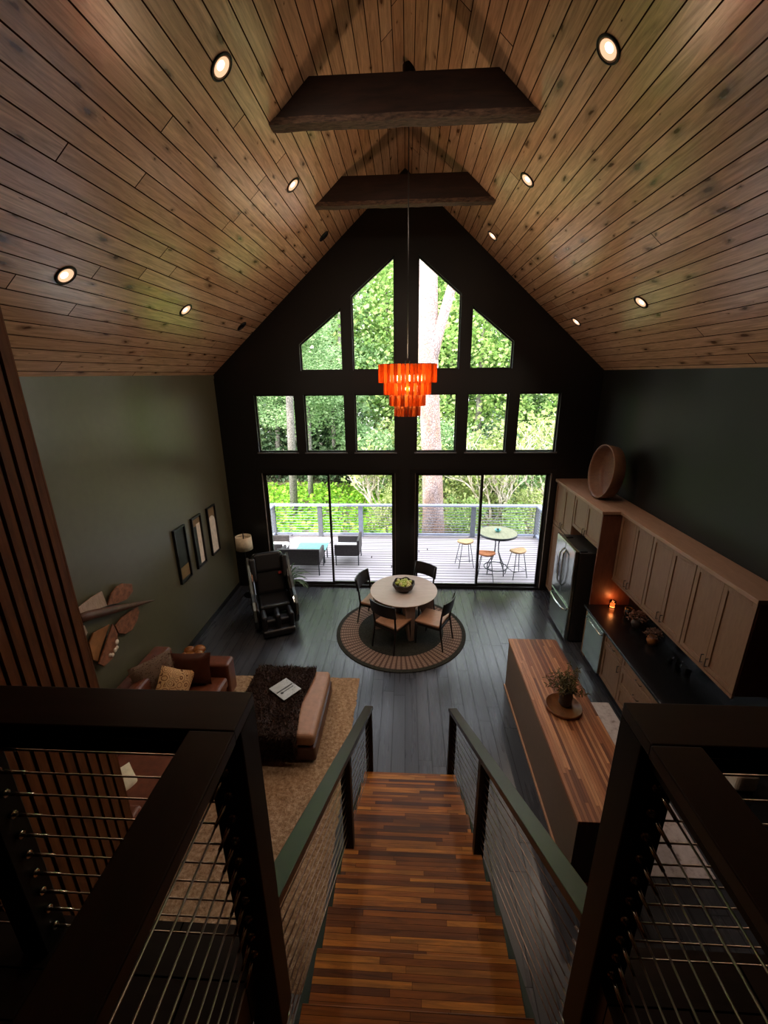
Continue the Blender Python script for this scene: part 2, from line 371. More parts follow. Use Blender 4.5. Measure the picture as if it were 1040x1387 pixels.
def shag():
    t = NT('tan shag rug'); v = t.coord()
    n1 = t.noise(v, 26, 5, .7); n2 = t.noise(v, 5, 3)
    col = t.ramp(n1, [(.32, rgb(124, 96, 70)), (.52, rgb(180, 146, 114)), (.7, rgb(216, 188, 156))])
    col = t.mix(col, rgb(160, 124, 94), t.math('MULTIPLY', n2, .4))
    return t.done(t.bsdf(col, .95, 0, t.bump(n1, 1.0, .03), .1))
M['shag'] = shag()
def round_rug():
    t = NT('round jute rug'); c = t.n('ShaderNodeTexCoord'); s = t.n('ShaderNodeSeparateXYZ'); t.l(c.outputs['Object'], s.inputs[0])
    ln = t.n('ShaderNodeVectorMath', operation='LENGTH'); t.l(c.outputs['Object'], ln.inputs[0]); r = ln.outputs['Value']
    ang = t.math('ARCTAN2', s.outputs['Y'], s.outputs['X'])
    spokes = t.math('GREATER_THAN', t.math('SINE', t.math('MULTIPLY', ang, 76)), .35)
    rings = t.math('GREATER_THAN', t.math('SINE', t.math('MULTIPLY', r, 150)), -.6)
    tan = t.mix(rgb(96, 78, 68), rgb(146, 122, 108), rings)
    band = t.mix(tan, rgb(78, 60, 53), spokes)
    band = t.mix(band, rgb(132, 104, 90), t.math('MULTIPLY', t.noise(c.outputs['Object'], 9, 4), .3))
    dark = t.ramp(t.noise(c.outputs['Object'], 40, 3), [(.3, rgb(38, 38, 34)), (.7, rgb(56, 55, 49))])
    inner = t.math('LESS_THAN', r, .80); outer = t.math('GREATER_THAN', r, 1.135)
    col = t.mix(band, dark, t.math('MAXIMUM', inner, outer))
    return t.done(t.bsdf(col, .95, 0, t.bump(t.noise(c.outputs['Object'], 70, 3), .5, .006), .1))
M['round_rug'] = round_rug()
def runner():
    t = NT('mottled runner'); v = t.coord()
    col = t.ramp(t.noise(v, 12, 6, .7), [(.32, rgb(150, 132, 126)), (.46, rgb(200, 186, 182)), (.7, rgb(216, 204, 200))])
    return t.done(t.bsdf(col, .9, 0, t.bump(t.noise(v, 80, 2), .2, .004), .1))
M['runner'] = runner()
def paisley():
    t = NT('scroll print cushion'); v = t.coord()
    w = t.n('ShaderNodeTexVoronoi'); t.l(v, w.inputs['Vector']); w.inputs['Scale'].default_value = 9
    rg = t.math('SINE', t.math('MULTIPLY', w.outputs['Distance'], 34))
    a = t.ramp(rg, [(.55, rgb(206, 170, 120)), (.8, rgb(64, 44, 34))])
    col = t.mix(a, rgb(184, 116, 70), t.math('MULTIPLY', t.noise(v, 6, 2), .5))
    return t.done(t.bsdf(col, .85, 0, t.bump(t.noise(v, 120, 2), .2, .003), .1))
M['paisley'] = paisley()

# ------------------------------------------------------------------ dimensions
EYE = 4.6257
FW = 8.72               # inner face of the window wall
XL, XR = -3.83, 3.72    # side walls
RX, RZ, SL = -.05, 7.95, .876
YB = -2.4               # back wall of the loft
LOFT = 2.73; LOFT_Y = .99
def roof(x): return RZ - SL*abs(x - RX)

# ------------------------------------------------------------------ shell
o = MB().box(XL-.1, XR+.1, YB-.1, 8.9, -.12, 0).build('floor', M['floor']); struct(o)
def holed_wall(name, outer, holes, y0, y1, mat):
    cu = bpy.data.curves.new(name, 'CURVE'); cu.dimensions = '2D'; cu.fill_mode = 'BOTH'; cu.extrude = (y1-y0)/2
    for poly in [outer] + holes:
        sp = cu.splines.new('POLY'); sp.points.add(len(poly)-1); sp.use_cyclic_u = True
        for p, q in zip(sp.points, poly): p.co = (q[0], q[1], 0, 1)
    co = bpy.data.objects.new(name + ' outline', cu); COL.objects.link(co)
    me = bpy.data.meshes.new_from_object(co.evaluated_get(bpy.context.evaluated_depsgraph_get()))
    bpy.data.objects.remove(co); bpy.data.curves.remove(cu)
    me.transform(Matrix.Translation((0, (y0+y1)/2, 0)) @ Matrix.Rotation(PI/2, 4, 'X'))
    me.name = name
    me.materials.clear(); me.materials.append(mat)
    ob = bpy.data.objects.new(name, me); COL.objects.link(ob); return ob
HT = (4.698, 5.182, 5.808, 6.007, 6.655)
WIN = []
for (a, b) in ((-3.06, -2.252), (-2.057, -1.239), (-1.035, -.227), (.191, .984), (1.195, 1.983), (2.193, 2.979)):
    WIN.append([(a, 3.10), (b, 3.10), (b, 4.243), (a, 4.243)])
WIN.append([(-2.072, 4.698), (-1.245, 4.698), (-1.245, 5.808), (-2.072, 5.182)])
WIN.append([(-1.043, 4.698), (-.237, 4.698), (-.237, 6.655), (-1.043, 6.007)])
WIN.append([(.194, 4.698), (.990, 4.698), (.990, 6.007), (.194, 6.655)])
WIN.append([(1.201, 4.698), (2.002, 4.698), (2.002, 5.182), (1.201, 5.808)])
DOORS = [(-3.02, -1.65, -.262), (.215, 1.58, 2.93)]
DTOP, DBOT = 2.66, .0
holes = [list(w) for w in WIN] + [[(a-.03, .02), (c+.03, .02), (c+.03, DTOP+.0), (a-.03, DTOP+.0)] for a, b, c in DOORS]
wf = holed_wall('wall_front', [(XL-.1, -.1), (XR+.1, -.1), (XR+.1, roof(XR)+.05), (RX, RZ+.1), (XL-.1, roof(XL)+.05)], holes, FW, 8.9, M['black_wall']); struct(wf)
# window frames and panes
def ring(poly, w):
    c = Vector((sum(p[0] for p in poly)/len(poly), sum(p[1] for p in poly)/len(poly)))
    n = len(poly); out = []
    for i in range(n):
        p0, p1, p2 = (Vector(poly[(i+k) % n]) for k in (-1, 0, 1))
        d1 = (p1-p0).normalized(); d2 = (p2-p1).normalized()
        n1 = Vector((-d1.y, d1.x)); n2 = Vector((-d2.y, d2.x))
        b = (n1+n2).normalized(); out.append(tuple(p1 + b * (w / max(.3, b.dot(n1)))))
    return out
def frame_mb(poly, w, y0, y1):
    q = ring(poly, w); n = len(poly); m = MB()
    vs = [(p[0], y, p[1]) for y in (y0, y1) for p in poly] + [(p[0], y, p[1]) for y in (y0, y1) for p in q]
    fs = []
    for i in range(n):
        j = (i+1) % n
        fs += [(i, j, 2*n+j, 2*n+i), (n+i, n+j, 3*n+j, 3*n+i), (2*n+i, 2*n+j, 3*n+j, 3*n+i), (i, j, n+j, n+i)]
    m.add(vs, fs); return m, q
for i, w in enumerate(WIN):
    m, q = frame_mb(w, .022, 8.80, 8.85)
    fo = struct(m.build('window_%d' % (i+1), M['trim']))
    MB().prism(q, 8.823, 8.829, 'y').build('pane', M['glass'], fo)
    if i < 6:
        s = MB().box(w[0][0]-.03, w[1][0]+.03, FW-.025, 8.80, w[0][1]-.03, w[0][1]); s.build('sill', M['sill'], fo)
def sash(x0, x1, z0, z1, y):
    m, q = frame_mb([(x0, z0), (x1, z0), (x1, z1), (x0, z1)], .045, y, y+.035); return m, q
for i, (a, b, c) in enumerate(DOORS):
    m, q = frame_mb([(a-.03, .02), (c+.03, .02), (c+.03, DTOP), (a-.03, DTOP)], .03, 8.76, 8.87)
    d = struct(m.build('door_%d' % (i+1), M['alum']))
    MB().box(a-.03, c+.03, 8.74, 8.88, .02, .05).build('threshold', M['alum'], d)
    for (x0, x1, y) in ((a, b+.025, 8.785), (b-.025, c, 8.825)):
        m, q = sash(x0, x1, .05, DTOP-.02, y)
        po = m.build('sliding_panel', M['alum'], d)
        MB().prism(q, y+.014, y+.020, 'y').build('pane', M['glass'], po)
    for xa, xb in ((a-.03, a-.024), (c+.024, c+.03)): MB().box(xa, xb, FW-.014, 8.76, .051, DTOP-.001).build('painted_daylight_strip', M['jamb'], d)  # added strips whose pale colour imitates the daylit reveal
    MB().box(b-.012, b+.012, 8.755, 8.785, .95, 1.15).build('door_handle', M['dark_metal'], d)
# door & window surrounds are proud of the wall
for i, (a, b, c) in enumerate(DOORS):
    t = MB().box(a-.12, a-.03, FW-.015, FW, .0, DTOP+.09).box(c+.03, c+.12, FW-.015, FW, .0, DTOP+.09).box(a-.03, c+.03, FW-.015, FW, DTOP, DTOP+.09)
    struct(t.build('trim_%d' % (i+1), M['trim']))
struct(MB().box(XL-.12, XL, YB-.1, 8.9, -.1, roof(XL)+.06).build('wall_left', M['green_wall']))
struct(MB().box(XR, XR+.12, YB-.1, 8.9, -.1, roof(XR)+.06).build('wall_right', M['right_wall_dark']))
struct(MB().prism([(XL-.1, -.1), (XR+.1, -.1), (XR+.1, roof(XR)), (RX, RZ+.1), (XL-.1, roof(XL))], YB-.12, YB, 'y').build('wall_back', M['black_wall']))
L = 5.3; ang = math.atan(SL)
for nm, sd in (('ceiling_left', -1), ('ceiling_right', 1)):
    m = MB()
    if sd > 0: m.box(0, L, YB-.1, 8.9, 0, .08)
    else: m.box(-L, 0, YB-.1, 8.9, 0, .08)
    struct(m.build(nm, M['ceil'], loc=(RX, 0, RZ), rot=(0, sd*ang, 0)))
struct(MB().box(XL, XL+.015, 2.9, FW, 0, .10).build('baseboard_left', M['trim']))
struct(MB().box(XL, XL+.012, 2.9, FW, roof(XL)-.07, roof(XL)-.01).build('trim_3', M['green_wall']))
struct(MB().box(XR-.012, XR, YB, FW, roof(XR)-.07, roof(XR)-.01).build('trim_4', M['right_wall_dark']))
# loft floor with the stair notch
SX0, SX1 = -.475, .595
lf = MB().box(-2.49, SX0-.045, YB, LOFT_Y, LOFT-.24, LOFT).box(SX1+.045, XR, YB, LOFT_Y, LOFT-.24, LOFT).box(SX0-.045, SX1+.045, YB, -.30, LOFT-.24, LOFT)
struct(lf.build('floor_loft', M['loft']))
# slatted partition wall beside the loft
SW = -2.50; SWY = 2.76
struct(MB().prism([(SW-.12, 0), (SW-.018, 0), (SW-.018, roof(SW-.018)), (SW-.12, roof(SW-.12))], YB, SWY, 'y').build('wall_partition', M['slat_back']))
m = MB(); y = SWY-.068
while y > -1.9:
    m.prism([(SW-.018, 0), (SW, 0), (SW, roof(SW)), (SW-.018, roof(SW-.018))], y, y+.066, 'y'); y -= .0935
m.box(SW-.122, SW, SWY, SWY+.015, 0, roof(SW)-.02)
struct(m.build('trim_5', M['slat']))

# ------------------------------------------------------------------ beams
for nm, yy, lab in (('beam', 4.86, 'dark hewn collar beam high up, the larger and nearer one'), ('beam', 6.93, 'dark hewn collar beam just above the window gable, in front of it the chandelier cord')):
    b = thing('ceiling_beam', lab, 'beam', (RX, yy, 6.86))
    def hw(z): return (RZ - .003 - z)/SL
    z0, z1 = 6.90, 7.20
    n = 26; m = MB(); e = MB()
    m.prism([(-hw(z0), z0-6.86), (hw(z0), z0-6.86), (hw(z1), z1-6.86), (-hw(z1), z1-6.86)], 0, .135, 'y')
    m.build('timber', M['beam'], b, bevel=.006)
    # rough live edge along the underside
    vs = []; fs = []
    zt = 6.90
    for i in range(n+1):
        x = lerp(-hw(6.85)+.005, hw(6.85)-.005, i/n)
        j1 = random.uniform(-.008, .008); j2 = random.uniform(-.005, .006)
        vs += [(x, -.004+j1, zt-6.86+.004), (x, -.006+j1, 6.85-6.86+j2), (x, .139+j1, 6.85-6.86+j2), (x, .139+j1, zt-6.86+.004)]
    for i in range(n):
        a = i*4
        for k in range(4): fs.append((a+k, a+(k+1) % 4, a+4+(k+1) % 4, a+4+k))
    fs += [(0, 1, 2, 3), (n*4, n*4+1, n*4+2, n*4+3)]
    MB().add(vs, fs).build('live_edge', M['beam_edge'], b)

# ------------------------------------------------------------------ recessed lights
NRM = {-1: Vector((SL, 0, -1)).normalized(), 1: Vector((-SL, 0, -1)).normalized()}
cans = []
rowname = {3.95: 'nearest the loft', 6.0: 'over the middle of the room', 8.0: 'beside the window wall'}
for sd, x, hname in ((-1, -1.375, 'left slope, upper row'), (-1, -2.90, 'left slope, lower row'), (1, 1.36, 'right slope, upper row'), (1, 2.835, 'right slope, lower row')):
    for yy in (3.95, 6.0, 8.0):
        if (sd, yy) == (1, 3.95) and x > 2: continue
        off = sd < 0 and yy == 8.0
        yv = {3.95: 3.94, 6.0: 6.02, 8.0: 8.03}[yy] if sd < 0 else {3.95: 3.82, 6.0: 5.89, 8.0: 7.98}[yy]
        lab = '%s recessed ceiling light, %s, %s' % ('dark unlit' if off else 'glowing', hname, rowname[yy])
        t = thing('recessed_light', lab, 'ceiling light', (x, yv, roof(x)), 0, 'recessed lights in the plank ceiling')
        Mx = NRM[sd].to_track_quat('Z', 'Y').to_matrix().to_4x4()
        MB().lathe([(.082, .001), (.100, .001), (.102, .006), (.098, .010), (.084, .010)], 28, Mx, closed=True).build('trim_ring', M['dark_metal'], t)
        if off:
            MB().lathe([(1e-3, .003), (.082, .003), (.082, .006), (1e-3, .006)], 24, Mx).build('lens', M['can_off'], t)
        else:
            MB().lathe([(.070, .003), (.083, .008), (.083, .003)], 24, Mx).build('baffle', M['can_inner'], t)
            MB().lathe([(1e-3, .004), (.070, .004), (.070, .006), (1e-3, .006)], 24, Mx).build('lens', M['can_glow'], t)
            MB().lathe([(1e-3, .0062), (.036, .0062), (.036, .009), (1e-3, .009)], 20, Mx @ Matrix.Translation((0, 0, 0))).build('lamp_bulb', M['can_hot'], t, loc=(0, -.022, 0))
            cans.append((x, yv, sd))

# ------------------------------------------------------------------ chandelier
CH = (.008, 6.085, 0)
ch = thing('chandelier', 'orange fluted glass tiered chandelier hanging on a long cord', 'chandelier', (CH[0], CH[1], 4.07))
top = RZ - SL*abs(CH[0]-RX) - 4.07
MB().cyl((0, 0, top-.09), .075, .09, 24).build('canopy', M['dark_metal'], ch)
MB().tube([(0, 0, .75), (0, 0, top-.08)], .007, 8).build('cord', M['black_plastic'], ch)
hub = MB().cyl((0, 0, .62), .03, .10, 16).cyl((0, 0, .50), .012, .14, 12)
for k in range(3): hub.box(-.36, .36, -.006, .006, .665, .675, Matrix.Rotation(k*PI/3, 4, 'Z'))
hub.tube([(0, 0, .05), (0, 0, .55)], .008, 8)
hub.build('frame', M['dark_metal'], ch)
tiers = [(.372, .44, .676), (.300, .285, .447), (.228, .138, .292), (.160, .0, .145)]
for r, z0, z1 in tiers:
    n = max(16, int(2*PI*r/.052)); m = MB(); tr = PI*r/n*.90
    for k in range(n):
        a = 2*PI*k/n; c = (r*math.cos(a), r*math.sin(a), 0)
        T = Matrix.Translation(c) @ Matrix.Rotation(a, 4, 'Z')
        m.lathe([(tr, z0), (tr, z1)], 10, T)
    ti = m.build('glass_tier', M['amber'], ch)
    g = MB(); 
    for zz in (z1-.004,): g.lathe([(r-tr-.004, zz), (r+.004, zz), (r+.004, zz+.008), (r-tr-.004, zz+.008)], 40, closed=True)
    g.build('tier_ring', M['dark_metal'], ti)
bulbs = [(.19, -.06, .50), (.12, .16, .50), (-.16, .12, .50), (-.15, -.13, .50), (.03, -.20, .50), (0.0, -.02, .36)]
for bx, by, bz in bulbs:
    bo = MB().ball((bx, by, bz), (.026, .026, .04), 12, 8).build('bulb', M['bulb'], ch)
    MB().cyl((bx, by, bz+.035), .014, .06, 10).build('socket', M['dark_metal'], bo)

# ------------------------------------------------------------------ stairs
st = thing('staircase', 'open-sided staircase of acacia strip treads going down from the loft', 'staircase', (0, 0, 0))
RISE, RUN, SY0 = .182, .295, 3.84
for k in range(14):
    y1 = SY0 - k*RUN; z = (k+1)*RISE
    MB().box(SX0, SX1, y1-RUN-.02, y1, z-.04, z).build('tread', M['tread'], st, bevel=.004)
    MB().box(SX0+.01, SX1-.01, y1-.045, y1-.025, z-RISE, z-.04).build('riser', M['tread'], st)
yt = SY0 - 14*RUN
MB().box(SX0+.01, SX1-.01, yt-.02, yt, 14*RISE, LOFT-.001).build('riser', M['tread'], st)
for x0, x1 in ((SX0-.055, SX0-.001), (SX1+.001, SX1+.055)):
    sl_ = RISE/RUN
    def ln(y, off): return (SY0-y)*sl_ + RISE + off
    MB().prism([(SY0-.03, 0), (SY0-.03, .02), (yt+.05, ln(yt+.05, -.17)), (yt+.05, ln(yt+.05, -.47)), (SY0-.45, 0)], x0, x1, 'x').build('stringer', M['post'], st)

# stair handrails: newels, sloping cap, cables
def srail_z(y): return 1.03 + (3.95-y)*.62
def tread_z(y): return RISE*(1+max(0, math.floor((SY0-y)/RUN)))
def stair_rail(x_low, x_top, lab):
    """the railing widens a little from the foot of the stairs to the loft posts"""
    t = thing('stair_railing', lab, 'stair railing', (x_low, 3.95, 0))
    def xx(y): return lerp(0, x_top-x_low, (3.95-y)/2.95)
    dy = -3.95
    for yy in (3.90, 2.50):
        b = tread_z(yy) if yy < SY0 else 0
        MB().box(xx(yy)-.038, xx(yy)+.038, yy-.042+dy, yy+.042+dy, b+.002, srail_z(yy)-.045).build('newel_post', M['post'], t, bevel=.003)
    y0, y1 = 3.96, 1.006
    vs = []
    for y in (y0, y1):
        for (dx, dz) in ((-.046, -.05), (.046, -.05), (.046, 0), (-.046, 0)): vs.append((xx(y)+dx, y+dy, srail_z(y)+dz))
    MB().add(vs, [(0, 1, 2, 3), (7, 6, 5, 4), (0, 4, 5, 1), (1, 5, 6, 2), (2, 6, 7, 3), (3, 7, 4, 0)]).build('handrail_cap', M['rail'], t, bevel=.004)
    for k in range(11):
        off = .10 + k*.0775
        MB().tube([(xx(3.9), 3.90+dy, srail_z(3.90)-off), (xx(1.006), 1.006+dy, srail_z(1.006)-off)], .0032, 6).build('cable', M['steel'], t)
        MB().tube([(xx(1.006), 1.006+dy, srail_z(1.006)-off), (xx(1.1), 1.1+dy, srail_z(1.1)-off)], .0055, 8).build('cable_fitting', M['steel_bright'], t)
    return t
stair_rail(-.412, -.492, 'sloping cable railing on the left of the stairs')
stair_rail(.535, .655, 'sloping cable railing on the right of the stairs')

# loft guardrails
CAPZ = 3.75
def guard(lab, sx, xin, xend, xpost2):
    """xin: corner post outer face (stair side); sx: -1 runs left, +1 right"""
    t = thing('loft_guardrail', lab, 'guardrail', (xin, LOFT_Y-.06, LOFT))
    def X(d): return sx*d
    def bx(d0, d1): return (min(X(d0), X(d1)), max(X(d0), X(d1)))
    base = LOFT_Y - .06
    W = abs(xend - xin)
    h = CAPZ - LOFT
    # corner post runs down past the loft edge
    MB().box(*bx(0, .108), -.035, .075, -.45, h-.04).build('corner_post', M['post'], t, bevel=.004)
    d2 = abs(xpost2 - xin)
    MB().box(*bx(d2, d2+.09), -.055, .035, .002, h-.04).build('post', M['post'], t, bevel=.004)
    MB().box(*bx(.003, .115), -2.1-.06, -2.0, .002, h-.04).build('post', M['post'], t, bevel=.004)
    MB().box(*bx(0, W), -.070, .075, h-.04, h).build('front_cap', M['railx'], t, bevel=.004)
    MB().box(*bx(-.002, .120), -2.2, -.0705, h-.0405, h-.0005).build('side_cap', M['rail'], t, bevel=.004)
    MB().box(*bx(.108, W), -.05, .03, h-.105, h-.041).build('front_subrail', M['post'], t)
    MB().box(*bx(.03, .085), -2.1, -.036, h-.105, h-.042).build('side_subrail', M['post'], t)
    for k in range(10):
        z = h - .155 - k*.0875
        c = MB().tube([(X(.108), -.01, z), (X(W-.01), -.01, z)], .0032, 6).build('front_cable', M['steel'], t)
        f = MB().tube([(X(d2), -.01, z), (X(d2-.10), -.01, z)], [.0065, .0045], 8).build('cable_fitting', M['steel_bright'], t)
        MB().tube([(X(d2)-X(.004), -.01, z), (X(d2-.014), -.01, z)], .012, 8).build('cap_nut', M['steel_bright'], f)
        z2 = z - .012
        MB().tube([(X(.055), -.035, z2), (X(.055), -2.0, z2)], .0032, 6).build('side_cable', M['steel'], t)
        f = MB().tube([(X(.055), -.035, z2), (X(.055), -.135, z2)], [.0065, .005], 8).build('cable_fitting', M['steel_bright'], t)
        MB().tube([(X(.055), -.0355, z2), (X(.055), -.052, z2)], .012, 8).build('cap_nut', M['steel_bright'], f)
    return t
guard('dark loft guardrail left of the stairs with steel cables', -1, -.442, SW+.005, -1.225)
guard('dark loft guardrail right of the stairs with steel cables', 1, .606, XR-.005, 2.1)

# ------------------------------------------------------------------ rugs
o = MB().cyl((0, 0, 0), 1.21, .012, 72).build('round_rug', M['round_rug'], loc=(-.09, 7.03, .001))
tag(o, 'round brown and black woven rug under the dining table', 'rug')
m = MB(); nx, ny = 56, 90; vs = []; fs = []
for j in range(ny+1):
    for i in range(nx+1):
        u, v = i/nx, j/ny
        ed = min(1, min(u, 1-u)*26, min(v, 1-v)*40)
        vs.append((lerp(-2.95, -.725, u)+random.uniform(-.008, .008), lerp(2.0, 5.665, v)+random.uniform(-.008, .008), .004 + ed*(.022+random.uniform(-.007, .007))))
for j in range(ny):
    for i in range(nx):
        a = j*(nx+1)+i; fs.append((a, a+1, a+nx+2, a+nx+1))
m.add(vs, fs, smooth=True)
tag(m.build('shag_rug', M['shag']), 'rectangular tan shag rug under the ottoman', 'rug')
tag(MB().box(2.36, 2.97, 2.965, 5.27, .001, .012).build('runner_rug', M['runner'], bevel=.003), 'off-white mottled runner on the kitchen floor beside the island', 'rug')

# ------------------------------------------------------------------ sofa
so = thing('leather_sofa', 'brown leather sofa along the dark green wall', 'sofa', (-3.2, 3.9, 0))
def at(o): return lambda x, y, z: (x-o.location.x, y-o.location.y, z-o.location.z)
def lb(root, x0, x1, y0, y1, z0, z1):
    l = root.location
    return MB().box(x0-l.x, x1-l.x, y0-l.y, y1-l.y, z0-l.z, z1-l.z)
lb(so, -3.74, -2.63, 2.80, 5.30, .09, .28).build('base', M['leather'], so, bevel=.03, seg=3)
lb(so, -3.76, -3.48, 2.79, 5.32, .10, .80).build('backrest', M['leather'], so, bevel=.06, seg=4)
lb(so, -3.70, -2.57, 5.09, 5.33, .09, .64).build('armrest', M['leather'], so, bevel=.04, seg=4)
lb(so, -3.70, -2.57, 2.78, 3.0, .09, .64).build('armrest', M['leather'], so, bevel=.04, seg=4)
for y0, y1 in ((3.01, 4.04), (4.05, 5.08)):
    lb(so, -3.47, -2.58, y0, y1, .285, .46).build('seat_cushion', M['leather'], so, bevel=.05, seg=4)
    MB().cbox((0, 0, 0), (.2, y1-y0-.02, .44)).build('back_cushion', M['leather'], so, bevel=.07, seg=4, loc=(-3.40+3.2, (y0+y1)/2-3.9, .67), rot=(0, R(-12), 0))
for x in (-3.68, -2.68):
    for y in (2.86, 5.24): lb(so, x-.03, x+.03, y-.03, y+.03, .0, .09).build('leg', M['chair_wood'], so)
def pillow(name, mat, w, h, t, loc, rot, label, cat, parent=None):
    n = 12; vs = []; fs = []
    for sgn in (1, -1):
        for j in range(n+1):
            for i in range(n+1):
                u, v = i/n*2-1, j/n*2-1
                pf = (1-abs(u)**2.6)*(1-abs(v)**2.6)
                k = 1 - .07*(abs(u)*(1-abs(v)) + abs(v)*(1-abs(u)))
                vs.append((u*w/2*k, sgn*t/2*pf**.55, v*h/2*k))
    N = (n+1)**2
    for s in (0, 1):
        for j in range(n):
            for i in range(n):
                a = s*N + j*(n+1)+i; fs.append((a, a+1, a+n+2, a+n+1))
    m = MB().add(vs, fs, smooth=True)
    ob = m.build(name, mat, parent, loc=loc, rot=rot)
    return tag(ob, label, cat) if label else ob
def tufts(m, count, pts, ln, wd, spread=.6):
    for _ in range(count):
        p, nrm = pts()
        d = (nrm + Vector((random.uniform(-1, 1), random.uniform(-1, 1), random.uniform(-1, 1)))*spread).normalized()
        s = d.cross(Vector((random.uniform(-1, 1), random.uniform(-1, 1), random.uniform(-1, 1)))).normalized()*wd
        l = ln*random.uniform(.6, 1.2)
        m.add([p-s, p+s, p+d*l], [(0, 1, 2)])
pillow('leather_cushion', M['leather_dark'], .60, .46, .20, (-3.04, 4.93, .695), (R(-14), 0, R(4)), 'dark brown leather cushion leaning against the far sofa arm', 'cushion')
fp = pillow('fur_pillow', M['fur_light'], .58, .58, .18, (-3.34, 4.62, .76), (R(-22), R(4), R(62)), 'shaggy grey brown fur pillow on the sofa back', 'pillow')
m = MB()
def ps():
    u, v = random.uniform(-.95, .95), random.uniform(-.95, .95)
    pf = ((1-abs(u)**2.6)*(1-abs(v)**2.6))**.55
    s = random.choice((1, -1))
    return Vector((u*.29, s*.09*pf, v*.29)), Vector((u*.3, s, v*.3)).normalized()
tufts(m, 1500, ps, .035, .004)
m.build('fur_pile', M['fur_light'], fp)
pillow('patterned_pillow', M['paisley'], .50, .50, .15, (-3.08, 4.56, .68), (R(-24), R(38), R(48)), 'square tan pillow with dark scroll print on the sofa', 'pillow')
pillow('cream_pillow', M['cream'], .20, .26, .08, (-2.99, 3.36, .53), (R(-50), R(20), R(70)), 'cream pillow on the sofa half hidden by the slatted wall', 'pillow')

# ------------------------------------------------------------------ ottoman with fur throw
ot = thing('leather_ottoman', 'large square brown leather ottoman standing on the shag rug', 'ottoman', (-1.64, 4.66, .02))
OX0, OX1, OY0, OY1 = -2.18, -1.10, 4.06, 5.30
lb(ot, OX0, OX1, OY0, OY1, .06, .26).build('base', M['leather_dark'], ot, bevel=.025, seg=3)
lb(ot, OX0+.01, OX1-.01, OY0+.01, OY1-.01, .262, .44).build('cushion', M['leather_tan'], ot, bevel=.055, seg=4)
for x in (OX0+.1, OX1-.1):
    for y in (OY0+.1, OY1-.1): lb(ot, x-.03, x+.03, y-.03, y+.03, .024, .06).build('foot', M['chair_wood'], ot)
fx0, fx1 = OX0-.02, -1.34
def throw_pt(u, v):
    # u across X, v along Y; hangs over near and far edges and the left side
    x = lerp(fx0, fx1 + .03*math.sin(v*9), u); s = lerp(-.36, 1.34, v)
    L = OY1-OY0+.05
    if s < 0: y = OY0-.03; z = .465 + s
    elif s > L: y = OY1+.03; z = .465 - (s-L)
    else: y = OY0-.025+s; z = .468
    z += .006*math.sin(13*u+7*v)
    return Vector((x, y, max(z, .06)))
th = MB(); nu, nv = 20, 44
vs = [throw_pt(i/nu, j/nv) for j in range(nv+1) for i in range(nu+1)]
fs = [(j*(nu+1)+i, j*(nu+1)+i+1, (j+1)*(nu+1)+i+1, (j+1)*(nu+1)+i) for j in range(nv) for i in range(nu)]
th.add(vs, fs, smooth=True)
tw = thing('fur_throw', 'dark brown fur throw draped over the ottoman', 'throw blanket', (-1.76, 4.66, .45))
l = tw.location
b = th.build('backing', M['fur'], tw); b.location = (-l.x, -l.y, -l.z)
m = MB()
def pt():
    u, v = random.random(), random.random()
    p = throw_pt(u, v); s = lerp(-.36, 1.34, v)
    nrm = Vector((0, -1, .2)) if s < 0 else Vector((0, 1, .2)) if s > OY1-OY0+.05 else Vector((0, -.5, .8))
    return p, nrm.normalized()
tufts(m, 9000, pt, .05, .005, .55)
b = m.build('fur_pile', M['fur'], tw); b.location = (-l.x, -l.y, -l.z)
mg = thing('magazine', 'pale grey open magazine lying on the fur throw', 'magazine', (-1.655, 4.80, .50), R(-38))
MB().box(-.17, -.003, -.145, .145, 0, .008).box(.003, .17, -.145, .145, 0, .008).build('pages', M['paper'], mg)
MB().box(-.02, -.005, -.13, .13, .0082, .0092).box(.03, .045, -.06, .11, .0082, .0092).cyl((.04, -.08, .0082), .022, .001, 12).build('print', M['ink'], mg)

# root stool behind the sofa
rs = thing('root_stool', 'golden brown lobed wooden root stool behind the far sofa arm', 'stool', (-3.42, 5.72, 0))
m = MB()
for k, (dx, dy, r, h) in enumerate(((-.09, .06, .09, .44), (.07, .07, .10, .46), (-.02, -.06, .11, .42), (.11, -.03, .08, .44), (-.13, -.04, .06, .40))):
    m.ball((dx, dy, h-.07), (r, r*.9, .07), 14, 8)
m.build('seat', M['burl'], rs)
for k in range(4):
    a = k*PI/2+.4
    MB().tube([(.07*math.cos(a), .07*math.sin(a), .36), (.10*math.cos(a+.3), .10*math.sin(a+.3), .18), (.15*math.cos(a), .15*math.sin(a), 0.0)], [.05, .035, .03], 8).build('leg', M['burl'], rs)

